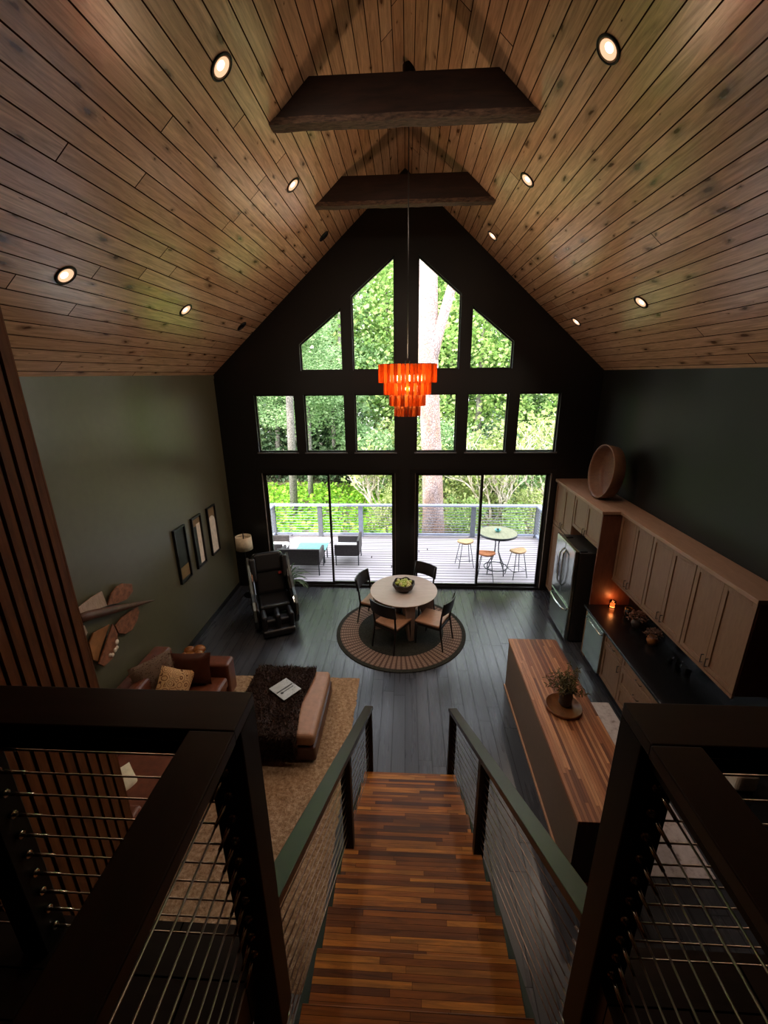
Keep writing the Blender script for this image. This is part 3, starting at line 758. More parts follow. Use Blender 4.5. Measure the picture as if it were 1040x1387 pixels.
# ------------------------------------------------------------------ left wall decor
for nm, y0, y1, lab in (('framed_art', 6.375, 6.745, 'tall narrow black-framed dark print with ochre foot, nearest the sofa'), ('framed_art', 6.985, 7.335, 'tall narrow black-framed print with a straight cream bar, the middle one of three'), ('framed_art', 7.60, 7.95, 'tall narrow black-framed print with a cream arch, nearest the windows')):
    w = y1-y0; t = thing(nm, lab, 'wall art', (XL, (y0+y1)/2, 1.73))
    h = .485; fr = MB()
    for (a, b, c, d) in ((-w/2, w/2, h-.025, h), (-w/2, w/2, -h, -h+.025), (-w/2, -w/2+.025, -h+.025, h-.025), (w/2-.025, w/2, -h+.025, h-.025)):
        fr.box(.0, .045, a, b, c, d)
    fr.build('frame', M['frame'], t, bevel=.002)
    a, b = -w/2+.025, w/2-.025; zb, zt = -h+.025, h-.025
    if 'dark' in lab:
        MB().box(.002, .012, a, b, zb, zt).build('print', M['art_dark'], t)
        MB().box(.0121, .0135, a+.03, b-.005, zb+.03, zb+.24).build('ochre_field', M['art_gold'], t)
    elif 'bar' in lab:
        MB().box(.002, .012, a, b, zb, zt).build('print', M['art_dark'], t)
        MB().box(.0121, .0128, a, b, zt-.16, zt-.03).build('ochre_field', M['art_gold'], t)
        MB().box(.0121, .0135, .0, b-.01, zb+.02, zt-.13).build('cream_bar', M['art_cream'], t)
    else:
        MB().box(.002, .012, a, b, zb, zt).build('print', M['art_gold'], t)
        c0 = (a+b)/2; r = (b-a)/2
        poly = [(a, zb), (b, zb)] + [(c0+r*math.cos(q), zt-.17-r+r*math.sin(q)) for q in [PI*i/14 for i in range(15)]]
        MB().prism(poly, .0121, .0135, 'x').build('cream_arch', M['art_cream'], t)
# carved insect wall sculpture
dg = thing('wall_sculpture', 'carved wooden winged insect sculpture on the green wall above the sofa', 'wall sculpture', (XL, 4.6, 1.75))
def W(y, z): return (y-4.6, z-1.75)
body = [(4.10, 1.99, .055), (4.25, 1.95, .06), (4.5, 1.85, .055), (4.8, 1.73, .045), (5.1, 1.61, .033), (5.35, 1.51, .02), (5.49, 1.45, .006)]
MB().tube([(.09,) + W(y, z) for y, z, r in body], [r for y, z, r in body], 12).build('body', M['body_wood'], dg)
def wing(pts, mat, x0, x1):
    MB().prism([W(*p) for p in pts], x0, x1, 'x').build('wing', mat, dg, bevel=.004)
wing([(4.17, 2.10), (4.38, 2.11), (4.57, 2.10), (4.60, 1.88), (4.35, 1.95), (4.18, 2.01)], M['wing_cream'], .05, .07)
wing([(4.62, 1.875), (4.72, 1.98), (4.85, 2.02), (4.95, 2.01), (5.13, 1.91), (5.12, 1.80), (4.98, 1.76), (4.80, 1.80)], M['wing_carved'], .045, .065)
wing([(5.15, 1.55), (5.16, 1.45), (5.08, 1.36), (4.94, 1.30), (4.80, 1.33), (4.69, 1.42), (4.66, 1.55), (4.80, 1.58)], M['wing_carved'], .045, .065)
wing([(4.585, 1.62), (4.50, 1.55), (4.36, 1.42), (4.26, 1.30), (4.20, 1.37), (4.205, 1.60), (4.30, 1.68)], M['wing_gold'], .04, .06)
wing([(4.59, 1.62), (4.63, 1.45), (4.60, 1.32), (4.46, 1.20), (4.30, 1.20), (4.23, 1.29), (4.38, 1.42)], M['wing_carved'], .075, .095)
m = MB()
for (y, z, r) in ((4.58, 1.36, .035), (4.52, 1.28, .03), (4.46, 1.25, .028), (4.56, 1.29, .025), (4.42, 1.28, .024)): m.ball((.10,) + W(y, z), (.014, r, r), 12, 8)
m.build('inlay', M['art_cream'], dg)
wing([(4.13, 1.86), (4.20, 1.85), (4.22, 1.74), (4.16, 1.70)], M['wing_cream'], .045, .062)

# ------------------------------------------------------------------ massage chair
mc = thing('massage_chair', 'black leather massage recliner in the corner by the windows', 'recliner', (-2.60, 7.38, 0), R(24))
MB().box(-.28, .28, -.35, .50, .0, .14).build('base', M['black_plastic'], mc, bevel=.03)
for sx in (-1, 1):
    prof = [(-.44, .08), (-.52, .30), (-.48, .50), (-.34, .60), (-.12, .66), (.12, .82), (.32, 1.06), (.48, 1.16), (.62, 1.06), (.62, .70), (.52, .30), (.40, .08)]
    a, b = (sx*.30, sx*.42) if sx > 0 else (-.42, -.30)
    sh = MB().prism(prof, a, b, 'x').build('side_shell', M['gloss_black'], mc, bevel=.05, seg=4)
    tr = [(sx*.385, p[0], p[1]+.012) for p in prof[1:8]]
    m = MB()
    for i in range(len(tr)-1):
        p, q = tr[i], tr[i+1]
        vs = [(p[0]-.022, p[1], p[2]+.004), (p[0]+.022, p[1], p[2]+.004), (q[0]+.022, q[1], q[2]+.004), (q[0]-.022, q[1], q[2]+.004),
              (p[0]-.022, p[1], p[2]-.02), (p[0]+.022, p[1], p[2]-.02), (q[0]+.022, q[1], q[2]-.02), (q[0]-.022, q[1], q[2]-.02)]
        m.add(vs, [(0, 1, 2, 3), (7, 6, 5, 4), (0, 1, 5, 4), (2, 3, 7, 6), (0, 3, 7, 4), (1, 2, 6, 5)])
    m.build('trim_strip', M['silver_trim'], sh)
    MB().cbox((0, 0, 0), (.12, .26, .46)).build('side_bolster', M['black_leather'], mc, bevel=.04, seg=3, loc=(sx*.31, .36, .94), rot=(R(-26), 0, 0))
MB().box(-.295, .295, -.30, .32, .28, .46).build('seat', M['black_leather'], mc, bevel=.06, seg=4)
bk = MB().cbox((0, 0, 0), (.62, .20, .84)).build('backrest', M['black_leather'], mc, bevel=.08, seg=4, loc=(0, .44, .80), rot=(R(-24), 0, 0))
MB().cbox((0, 0, 0), (.56, .14, .40)).build('head_pillow', M['black_leather'], mc, bevel=.06, seg=4, loc=(0, .46, 1.04), rot=(R(-24), 0, 0))
MB().cbox((0, 0, 0), (.07, .02, .05)).build('red_tab', M['red'], mc, bevel=.005, loc=(.20, .30, .84), rot=(R(-24), 0, R(20)))
lr = MB()
for x in (-.245, 0, .245):
    lr.box(x-.05, x+.05, -.66, -.33, .12, .44)
lr.box(-.29, .29, -.56, -.36, .10, .30)
lr.build('leg_rest', M['black_leather'], mc, bevel=.045, seg=4)
MB().box(-.30, .30, -.72, -.50, .03, .17).build('foot_rest', M['black_leather'], mc, bevel=.05, seg=4)
MB().tube([(-.22, -.33, .475), (0, -.36, .49), (.22, -.33, .475)], .014, 8).build('seat_piping', M['silver_trim'], mc)

# floor lamp
lp = thing('floor_lamp', 'floor lamp with cream drum shade behind the massage recliner', 'lamp', (-3.44, 8.30, 0))
MB().cyl((0, 0, 0), .13, .02, 28).build('base', M['dark_metal'], lp)
MB().tube([(0, 0, .02), (0, 0, 1.45)], .011, 10).build('pole', M['dark_metal'], lp)
MB().lathe([(.175, 1.10), (.165, 1.39), (.161, 1.39), (.171, 1.10)], 36, closed=True).build('lamp_shade', M['lamp_shade'], lp)
MB().tube([(-.16, 0, 1.375), (0, 0, 1.40), (.16, 0, 1.375)], .004, 6).ball((0, 0, 1.47), .018, 10, 6).build('finial', M['dark_metal'], lp)

# potted plant by the door
pl = thing('potted_plant', 'leafy strap-leaved plant in a dark pot behind the recliner', 'plant', (-2.60, 8.38, 0))
MB().lathe([(1e-3, 0), (.11, 0), (.15, .30), (.155, .32), (.13, .32), (.125, .28), (1e-3, .28)], 28).build('pot', M['pot'], pl)
m = MB()
for k in range(46):
    a = random.uniform(0, 2*PI); ln = random.uniform(.34, .62); el = random.uniform(.35, 1.35); w = random.uniform(.018, .032)
    pts = []
    for i in range(7):
        t = i/6; ee = el - t*t*1.5
        if i == 0: p = Vector((.03*math.cos(a), .03*math.sin(a), .29))
        else: p = pts[-1][0] + Vector((math.cos(a)*math.cos(ee), math.sin(a)*math.cos(ee), math.sin(ee)))*ln/6
        pts.append((p, w*math.sin(PI*min(.98, .12+t*.88))))
    s = Vector((-math.sin(a), math.cos(a), 0)); vs = []
    for p, ww in pts: vs += [p - s*ww + Vector((0, 0, .3*ww)), p, p + s*ww + Vector((0, 0, .3*ww))]
    fs = []
    for i in range(6):
        b = i*3; fs += [(b, b+1, b+4, b+3), (b+1, b+2, b+5, b+4)]
    for v in vs:
        v.y = min(v.y, .24)
    m.add(vs, fs, smooth=True)
m.build('foliage', M['plant_leaf'], pl)

# ------------------------------------------------------------------ dining set
TC = (-.04, 7.22)
tb = thing('dining_table', 'round pale oak dining table on tapered legs over the round rug', 'table', (TC[0], TC[1], .014))
MB().lathe([(1e-3, .705), (.585, .705), (.625, .735), (.63, .745), (.625, .75), (1e-3, .75)], 72, smooth=False).build('tabletop', M['table_wood'], tb)
for k in range(4):
    Mx = Matrix.Rotation(R(-75+90*k), 4, 'Z')
    vs = [(.44, -.05, 0), (.56, -.05, 0), (.56, .05, 0), (.44, .05, 0), (.18, -.12, .704), (.57, -.12, .704), (.57, .07, .704), (.18, .07, .704)]
    MB().add(vs, [(0, 3, 2, 1), (4, 5, 6, 7), (0, 1, 5, 4), (1, 2, 6, 5), (2, 3, 7, 6), (3, 0, 4, 7)], Mx).build('leg', M['table_leg'], tb, bevel=.006)
def dining_chair(x, y, face, lab):
    """x, y: where the backrest stands; face: heading in degrees the sitter looks"""
    t = thing('dining_chair', lab, 'chair', (x, y, .013), R(face-90), 'dining chairs round the table')
    # local: back at y=0, seat towards +y
    for sx in (-1, 1):
        MB().tube([(sx*.235, -.06, 0), (sx*.225, .01, .44), (sx*.232, -.02, .70), (sx*.235, -.055, .93)], [.014, .019, .017, .012], 8).build('rear_leg', M['chair_wood'], t)
        MB().tube([(sx*.22, .47, 0), (sx*.215, .45, .42)], [.013, .02], 8).build('front_leg', M['chair_wood'], t)
    fr = MB()
    for sx in (-1, 1): fr.box(sx*.215-.012, sx*.215+.012, .01, .46, .385, .435)
    fr.box(-.21, .21, .435, .46, .385, .435).box(-.21, .21, .005, .03, .385, .435)
    fr.build('seat_frame', M['chair_wood'], t)
    MB().box(-.245, .245, .02, .485, .436, .48).build('seat', M['leather_tan'], t, bevel=.018, seg=3)
    vs = []; fs = []; n = 12
    for i in range(n+1):
        u = i/n*2-1
        for (z, off) in ((.70, 0), (.945, -.045)):
            yy = -.025 + off - .055*(1-u*u)
            vs += [(u*.265, yy+.012, z), (u*.265, yy-.012, z)]
    for i in range(n):
        b = i*4
        fs += [(b, b+4, b+6, b+2), (b+1, b+3, b+7, b+5), (b+2, b+6, b+7, b+3), (b, b+1, b+5, b+4)]
    fs += [(0, 2, 3, 1), (n*4, n*4+1, n*4+3, n*4+2)]
    MB().add(vs, fs, smooth=False).build('backrest', M['chair_wood'], t, bevel=.004)
    return t
dining_chair(-.36, 6.43, 55, 'black dining chair with tan seat, the one with its back to the stairs')
dining_chair(.70, 6.62, 153, 'black dining chair with tan seat on the kitchen side, facing the lounge corner')
dining_chair(-.79, 7.45, -22, 'black dining chair on the lounge side of the table')
dining_chair(.36, 7.90, 233, 'black dining chair beyond the table in front of the glass doors')
bw = thing('fruit_bowl', 'dark carved round bowl holding fruit on the dining table', 'bowl', (TC[0]+.0, 7.20, .765))
prof = [(1e-3, .006), (.10, .002), (.17, .05), (.205, .12), (.20, .165), (.185, .165), (.188, .12), (.155, .06), (.09, .018), (1e-3, .018)]
n = 36; vs = []; fs = []
for (r, z) in prof:
    for k in range(n):
        a = 2*PI*k/n; q = 1 + (.035*math.sin(6*a) if z > .1 else 0)
        vs.append((r*q*math.cos(a), r*q*math.sin(a), z + (.012*math.sin(6*a) if z > .15 else 0)))
for i in range(len(prof)-1):
    for k in range(n): fs.append((i*n+k, i*n+(k+1) % n, (i+1)*n+(k+1) % n, (i+1)*n+k))
MB().add(vs, fs, smooth=True).build('shell', M['dark_bowl'], bw)
fr_pos = [(0, 0, .155), (.075, .01, .15), (-.07, .035, .15), (.02, -.075, .15), (-.05, -.06, .148), (.05, .075, .15), (-.02, .09, .148), (.11, -.055, .148), (-.125, -.01, .146), (.12, .06, .146), (-.10, .10, .146), (.035, .135, .144), (-.02, -.135, .144), (.085, -.115, .144)]
for k, (dx, dy, dz) in enumerate(fr_pos):
    pear = k % 3 == 1
    lab = 'pale yellow pear in the dark bowl' if pear else 'green apple in the dark bowl'
    t = thing('pear' if pear else 'apple', lab, 'fruit', (bw.location.x+dx, bw.location.y+dy, bw.location.z+dz-.038), random.uniform(0, 6), 'pale pears in the bowl' if pear else 'green apples in the bowl')
    pr = [(1e-3, 0), (.02, .002), (.036, .02), (.038, .036), (.03, .055), (.018, .074), (.008, .08), (1e-3, .08)] if pear else [(1e-3, .004), (.018, 0), (.034, .016), (.039, .036), (.034, .056), (.016, .066), (1e-3, .060)]
    MB().lathe(pr, 16).build('flesh', M['pear_y'] if pear else M['apple_g'], t)
    MB().tube([(0, 0, .06), (.004, 0, .09)], .0025, 6).build('stem', M['stem'], t)

# ------------------------------------------------------------------ kitchen
def shaker(parent, x, y0, y1, z0, z1, name='door', hand=None, mat='cabinet'):
    """door or drawer front in the plane X = x (front face towards -X)"""
    l = parent.location; fw = min(.06, (z1-z0)*.28)
    m = MB().box(x-l.x, x+.018-l.x, y0-l.y, y1-l.y, z0-l.z, z1-l.z) if (z1-z0) < .0 else MB()
    X0, X1 = x-l.x, x+.02-l.x
    a, b, c, d = y0-l.y, y1-l.y, z0-l.z, z1-l.z
    m.box(X0, X1, a, a+fw, c, d).box(X0, X1, b-fw, b, c, d).box(X0, X1, a+fw, b-fw, d-fw, d).box(X0, X1, a+fw, b-fw, c, c+fw)
    m.box(X0+.012, X1, a+fw, b-fw, c+fw, d-fw)
    o = m.build(name, M[mat], parent, bevel=.0015, seg=1)
    if hand:
        hy, hz, vert = hand; hy -= l.y; hz -= l.z
        if vert: p = [(X0, hy, hz-.05), (X0-.026, hy, hz-.05), (X0-.026, hy, hz+.05), (X0, hy, hz+.05)]
        else: p = [(X0, hy-.06, hz), (X0-.026, hy-.06, hz), (X0-.026, hy+.06, hz), (X0, hy+.06, hz)]
        MB().tube(p, .006, 6).build('handle', M['handle'], o)
    return o
CT = 2.50   # cabinet carcass top
# tall end: pantry, refrigerator bay
pn = thing('pantry_cabinet', 'tall taupe pantry cabinet beside the glass door', 'cabinet', (3.40, 8.2, 0))
lb(pn, 3.11, XR-.004, 7.71, 8.715, .10, CT).build('carcass', M['cabinet'], pn)
lb(pn, 3.15, XR-.004, 7.71, 8.715, 0, .10).build('toe_kick', M['toe'], pn)
for y0, y1, hy in ((7.72, 8.208, 8.17), (8.214, 8.70, 8.25)):
    shaker(pn, 3.088, y0, y1, 1.62, CT-.02, 'door', (hy, 1.70, True)); shaker(pn, 3.088, y0, y1, .12, 1.60, 'door', (hy, 1.5, True))
fc = thing('fridge_top_cabinet', 'taupe double-door cabinet above the refrigerator', 'cabinet', (3.40, 7.1, 1.88))
lb(fc, 3.11, XR-.004, 6.56, 7.70, 1.88, CT).build('carcass', M['cabinet'], fc)
shaker(fc, 3.088, 6.57, 7.128, 1.90, CT-.02, 'door', (7.08, 1.97, True)); shaker(fc, 3.088, 7.134, 7.69, 1.90, CT-.02, 'door', (7.18, 1.97, True))
ep = MB().box(3.075, XR-.004, 6.52, 6.555, 0, CT).build('fridge_end_panel', M['cab_side']); tag(ep, 'tall red brown side panel between refrigerator and counter', 'cabinet panel')
tp = MB().prism([(3.05, 6.50), (3.05, 8.716), (XR-.002, 8.716), (XR-.002, 3.77), (3.33, 3.77), (3.33, 6.50)], CT+.001, CT+.05, 'z').build('cabinet_crown_board', M['cabinet_top'], bevel=.004)
tag(tp, 'long flat wooden top board running along all the wall cabinets', 'cabinet top')
# upper cabinets
for y0, lab in ((3.80, 'taupe double-door wall cabinet at the end nearest the loft'), (4.705, 'taupe double-door wall cabinet in the middle of the row'), (5.61, 'taupe double-door wall cabinet next to the tall refrigerator panel')):
    y1 = y0+.90; t = thing('wall_cabinet', lab, 'cabinet', (3.54, (y0+y1)/2, 1.42), 0, 'wall cabinets over the black counter')
    lb(t, 3.385, XR-.004, y0, y1, 1.42, CT).build('carcass', M['cab_side'], t)
    mid = (y0+y1)/2
    shaker(t, 3.363, y0+.004, mid-.002, 1.425, CT-.01, 'door', (mid-.04, 1.52, True)); shaker(t, 3.363, mid+.002, y1-.004, 1.425, CT-.01, 'door', (mid+.04, 1.52, True))
    lb(t, 3.36, 3.384, y0, y1, 1.385, 1.4195).build('light_rail', M['cabinet'], t)
# refrigerator
fg = thing('refrigerator', 'stainless french-door refrigerator with bottom freezer drawer', 'refrigerator', (3.25, 7.21, 0))
lb(fg, 2.91, 3.62, 6.765, 7.655, .03, 1.73).build('cabinet_body', M['fridge_side'], fg, bevel=.01)
for y0, y1 in ((6.765, 7.207), (7.213, 7.655)):
    d = lb(fg, 2.83, 2.905, y0, y1, .70, 1.765).build('door', M['stainless'], fg, bevel=.015, seg=3)
    s = 1 if y0 > 7 else -1
    yy = 7.21 + s*.035 - 7.21
    MB().tube([(-.42, yy, .92), (-.47, yy+s*.03, 1.0), (-.48, yy+s*.055, 1.25), (-.47, yy+s*.03, 1.55), (-.42, yy, 1.63)], .014, 10).build('door_handle', M['stainless_hi'], d)
    if s > 0: lb(fg, 2.8285, 2.832, 7.33, 7.53, 1.02, 1.36).build('painted_reflection', M['dark_reflection'], d)  # dark patch put on the door in place of a reflection
d = lb(fg, 2.83, 2.905, 6.765, 7.655, .06, .69).build('freezer_drawer', M['stainless'], fg, bevel=.015, seg=3)
MB().tube([(-.42, -.36, .60), (-.475, -.30, .61), (-.495, 0, .61), (-.475, .30, .61), (-.42, .36, .60)], .016, 10).build('drawer_handle', M['stainless_hi'], d)
lb(fg, 2.93, 3.58, 6.80, 7.62, 0, .03).build('feet', M['black_plastic'], fg)
m = lb(fg, 2.92, 3.05, 6.80, 6.95, 1.731, 1.75); l2 = lb(fg, 2.92, 3.05, 7.47, 7.62, 1.731, 1.75); m.add(l2.v, l2.f); m.build('hinge_cover', M['black_plastic'], fg, bevel=.004)
# base units
dw = thing('dishwasher', 'stainless dishwasher with bar handle under the counter', 'dishwasher', (3.3, 6.06, 0))
lb(dw, 3.04, 3.62, 5.765, 6.36, .10, .875).build('tub', M['black_plastic'], dw)
d = lb(dw, 3.09, 3.60, 5.78, 6.34, 0, .099).build('toe_kick', M['toe'], dw)
d = lb(dw, 2.985, 3.037, 5.765, 6.36, .11, .872).build('door', M['stainless'], dw, bevel=.006)
MB().tube([(-.315, -.27, .80), (-.345, -.26, .805), (-.345, .27, .805), (-.315, .28, .80)], .012, 8).build('handle', M['stainless_hi'], d)
def base_unit(y0, y1, kind, lab):
    t = thing('base_cabinet', lab, 'cabinet', (3.35, (y0+y1)/2, 0))
    lb(t, 3.04, XR-.004, y0, y1, .10, .875).build('carcass', M['cabinet'], t)
    lb(t, 3.09, XR-.004, y0, y1, 0, .10).build('toe_kick', M['toe'], t)
    mid = (y0+y1)/2
    if kind == 'door':
        shaker(t, 3.018, y0+.004, y1-.004, .70, .87, 'drawer', (mid, .785, False)); shaker(t, 3.018, y0+.004, y1-.004, .11, .69, 'door', (y0+.05, .60, True))
    else:
        for z0, z1 in ((.70, .87), (.41, .69), (.11, .40)): shaker(t, 3.018, y0+.004, y1-.004, z0, z1, 'drawer', (mid, (z0+z1)/2, False))
base_unit(5.21, 5.76, 'door', 'taupe base cabinet with one door and drawer next to the dishwasher')
base_unit(4.30, 5.205, 'drawer', 'wide taupe three-drawer base cabinet beside the runner')
base_unit(3.39, 4.295, 'door2', 'taupe three-drawer base cabinet partly hidden behind the loft rail')
base_unit(2.48, 3.385, 'door2', 'taupe three-drawer base cabinet under the small cream appliance')
lb0 = MB().box(3.04, XR-.004, 6.365, 6.515, .0, .875).build('filler_panel', M['cabinet']); tag(lb0, 'narrow taupe filler panel between dishwasher and tall side panel', 'cabinet panel')
tag(MB().box(2.985, XR-.002, 1.5, 6.518, .878, .918).build('kitchen_worktop', M['counter'], bevel=.004), 'long black stone worktop along the right wall', 'worktop')
tag(MB().box(XR-.014, XR-.0005, 1.5, 6.518, .9185, 1.415).build('backsplash', M['counter']), 'dark backsplash panel between worktop and wall cabinets', 'backsplash')
# counter items
cd = thing('candle_lantern', 'glowing candle in a dark glass holder at the end of the counter', 'candle', (3.40, 6.43, .919))
MB().lathe([(1e-3, .002), (.05, 0), (.055, .02), (.05, .12), (.046, .12), (.05, .03), (1e-3, .012)], 24).build('holder', M['candle_glass'], cd)
MB().cyl((0, 0, .013), .036, .06, 20).build('wax', M['candle'], cd)
kt = thing('brass_jar', 'small dark jar with brass rim beside the glowing candle', 'jar', (3.53, 6.18, .919))
MB().lathe([(1e-3, 0), (.045, 0), (.06, .05), (.05, .12), (1e-3, .12)], 20).build('body', M['black_plastic'], kt)
MB().lathe([(.04, .12), (.056, .12), (.056, .135), (.04, .135)], 20, closed=True).build('rim', plain('brass', rgb(180, 140, 80), .3, 1), kt)
for nm, x, y, r, lab in (('dried_flower_bunch', 3.50, 5.86, .15, 'round bunch of dried pinkish flowers on the black counter'), ('dried_flower_bunch', 3.50, 5.42, .12, 'lower dried flower arrangement in a wooden vessel nearer the loft')):
    t = thing(nm, lab, 'dried flowers', (x, y, .919))
    MB().lathe([(1e-3, 0), (.05, 0), (.075, .06), (.06, .13), (.05, .13), (.06, .06), (1e-3, .02)], 20).build('vessel', M['burl'] if 'wooden' in lab else M['vase'], t)
    m = MB()
    for k in range(110):
        a = random.uniform(0, 2*PI); e = random.uniform(.0, 1.5); rr = r*random.uniform(.7, 1.0)
        p = Vector((rr*math.cos(a)*math.cos(e), rr*math.sin(a)*math.cos(e), .14+rr*math.sin(e)*.9))
        p.x = min(p.x, .19)
        q = Euler((random.uniform(-.9, .9), random.uniform(-.9, .9), random.uniform(0, 6))).to_matrix().to_4x4()
        m.add([(0, -.012, 0), (.022, -.01, .006), (.034, 0, .0), (.022, .01, .006), (0, .012, 0), (-.004, 0, 0)], [(0, 1, 2, 5), (5, 2, 3, 4)], Matrix.Translation(p) @ q)
    m.build('petals', M['flower'], t)
    m = MB()
    for k in range(14):
        a = 2*PI*k/14; m.tube([(.02*math.cos(a), .02*math.sin(a), .05), (r*.6*math.cos(a), r*.6*math.sin(a), .14+.3*r)], .003, 5)
    m.build('stems', M['stem'], t)
for k, (x, y) in enumerate(((3.50, 4.98), (3.57, 4.90), (3.50, 4.82), (3.60, 4.76))):
    t = MB().lathe([(1e-3, .002), (.028, 0), (.035, .10), (.034, .11), (.032, .11), (.026, .008), (1e-3, .008)], 18).build('drinking_glass', M['clear'], loc=(x, y, .919))
    tag(t, 'small clear glass in the cluster under the wall cabinets', 'glass', 'clear glasses on the black counter')
ap = thing('countertop_appliance', 'small cream box-shaped appliance with rounded top on the counter near the loft', 'appliance', (3.125, 3.20, .919))
MB().box(-.10, .10, -.09, .09, .012, .21).build('body', M['appliance'], ap, bevel=.04, seg=4)
MB().box(-.045, -.02, -.055, .055, .21, .213).box(.02, .045, -.055, .055, .21, .213).build('slot', M['black_plastic'], ap)
MB().box(-.075, .075, -.07, .07, 0, .012).build('foot', M['black_plastic'], ap)
jr = thing('small_jar', 'small pale jar on the counter under the near end of the wall cabinets', 'jar', (3.45, 3.88, .919))
MB().lathe([(1e-3, 0), (.04, 0), (.048, .03), (.044, .10), (.03, .12), (1e-3, .12)], 20).build('body', M['cream'], jr)
MB().cyl((0, 0, .12), .034, .02, 16).build('lid', M['dark_metal'], jr)
# round wooden bowl standing on the cabinets
bb = thing('wooden_bowl', 'large round bentwood bowl standing on edge atop the cabinets', 'bowl', (3.40, 7.27, CT+.052))
Mx = Matrix.Translation((0, 0, .455)) @ Matrix.Rotation(R(-84), 4, 'Y') @ Matrix.Rotation(R(0), 4, 'X')
MB().lathe([(1e-3, -.10), (.36, -.10), (.43, -.06), (.452, .12), (.452, .135), (.435, .135), (.425, .10), (.41, -.03), (.35, -.075), (1e-3, -.075)], 56, Mx).build('shell', M['bowl_wood'], bb)
# island
il = thing('kitchen_island', 'long taupe kitchen island with a striped butcher block top', 'kitchen island', (1.87, 4.22, 0))
lb(il, 1.545, 2.17, 2.87, 5.585, .03, .80).build('body', M['island_paint'], il)
lb(il, 1.532, 2.232, 2.845, 5.60, .801, .84).build('butcher_block_top', M['butcher'], il, bevel=.004)
lb(il, 1.525, 2.15, 2.855, 5.597, 0, .029).build('base_trim', M['trim_wood'], il)
tag(MB().lathe([(1e-3, 0), (.185, 0), (.205, .012), (.205, .04), (.195, .04), (.19, .016), (1e-3, .012)], 44).build('round_tray', M['tray'], loc=(1.87, 4.22, .842)), 'round wooden tray under the vase on the island', 'tray')
vz = thing('plant_vase', 'grey pottery vase holding dry olive sprigs on the island', 'vase', (1.90, 4.26, .855))
MB().lathe([(1e-3, 0), (.055, 0), (.075, .03), (.07, .08), (.078, .12), (.068, .17), (.076, .21), (.066, .21), (.055, .16), (.06, .08), (.05, .015), (1e-3, .012)], 28).build('pot', M['vase'], vz)
m = MB(); sm_ = MB()
for k in range(46):
    a = random.uniform(0, 2*PI); e = random.uniform(.45, 1.4); ln = random.uniform(.16, .34)
    d = Vector((math.cos(a)*math.cos(e), math.sin(a)*math.cos(e), math.sin(e)))
    p0 = Vector((.02*math.cos(a), .02*math.sin(a), .16)); p1 = p0 + d*ln
    sm_.tube([p0, p1], .0025, 5)
    for j in range(14):
        p = p0.lerp(p1, random.uniform(.35, 1.0))
        q = Euler((random.uniform(-1, 1), random.uniform(-1, 1), random.uniform(0, 6))).to_matrix().to_4x4()
        m.add([(0, 0, 0), (.022, -.008, .005), (.048, 0, 0), (.022, .008, .005)], [(0, 1, 2, 3)], Matrix.Translation(p) @ q)
m.build('leaves', M['sprig'], vz); sm_.build('stems', M['stem'], vz)

# ------------------------------------------------------------------ outside: deck and furniture
struct(MB().box(-4.1, 3.95, 8.9, 12.1, -.06, -.005).build('deck', M['deck']))
dr = thing('deck_railing', 'grey cable railing around the outside deck', 'deck railing', (0, 12.0, -.004))
l = dr.location
for (x, y, mt) in ((-3.96, 11.95, 'rail_dark'), (-2.55, 11.95, 'rail_dark'), (-1.34, 11.95, 'rail_grey'), (.30, 11.95, 'rail_dark'), (1.95, 11.95, 'rail_dark'), (3.80, 11.95, 'rail_dark'), (-3.96, 10.45, 'rail_dark'), (-3.96, 9.0, 'rail_dark'), (3.80, 10.45, 'rail_dark'), (3.80, 9.0, 'rail_dark')):
    MB().box(x-.065, x+.065, y-12-.05, y-12+.05, 0, .955).build('post', M[mt], dr)
for (x0, x1, y0, y1) in ((-4.04, 3.88, 11.86, 12.03), (-4.04, -3.88, 8.95, 11.859), (3.72, 3.88, 8.95, 11.859)):
    MB().box(x0, x1, y0-12, y1-12, .956, 1.0).build('top_rail', M['rail_grey'], dr)
for (x0, x1, y0, y1) in ((-3.89, 3.73, 11.91, 11.99), (-4.0, -3.92, 8.95, 11.899), (3.76, 3.84, 8.95, 11.899)):
    MB().box(x0, x1, y0-12, y1-12, .06, .11).build('bottom_rail', M['rail_grey'], dr)
for k in range(9):
    z = .18 + k*.085
    for p, q in (((-3.9, -.05, z), (3.74, -.05, z)), ((-3.96, -.11, z), (-3.96, -2.95, z)), ((3.8, -.11, z), (3.8, -2.95, z))):
        MB().tube([p, q], .008, 5).build('cable', M['rail_grey'], dr)
def wicker_seat(w, x, y, rz, lab, cat, name):
    """local: sitter faces +Y; seat centre at the origin"""
    t = thing(name, lab, cat, (x, y, -.004), R(rz))
    MB().box(-w/2, w/2, -.33, -.27, .28, .68).build('backrest', M['wicker'], t, bevel=.012)
    for sx in (-1, 1):
        a = sx*(w/2-.03)
        MB().box(a-.03, a+.03, -.269, .30, .28, .56).build('arm_panel', M['wicker'], t, bevel=.012)
        MB().tube([(a, -.30, 0), (a, -.30, .30)], .015, 8).build('leg', M['iron'], t); MB().tube([(a, .27, 0), (a, .27, .30)], .015, 8).build('leg', M['iron'], t)
    MB().box(-w/2+.061, w/2-.061, -.269, .30, .24, .30).build('seat_base', M['wicker'], t)
    MB().box(-w/2+.065, w/2-.065, -.262, .31, .302, .40).build('seat_cushion', M['cushion'], t, bevel=.025, seg=3)
wicker_seat(1.02, -2.57, 9.62, 0, 'dark wicker loveseat on the deck seen from behind', 'outdoor sofa', 'wicker_loveseat')
wicker_seat(.68, -1.50, 10.22, 90, 'dark wicker armchair on the deck between loveseat and railing, turned sideways', 'outdoor chair', 'wicker_armchair')
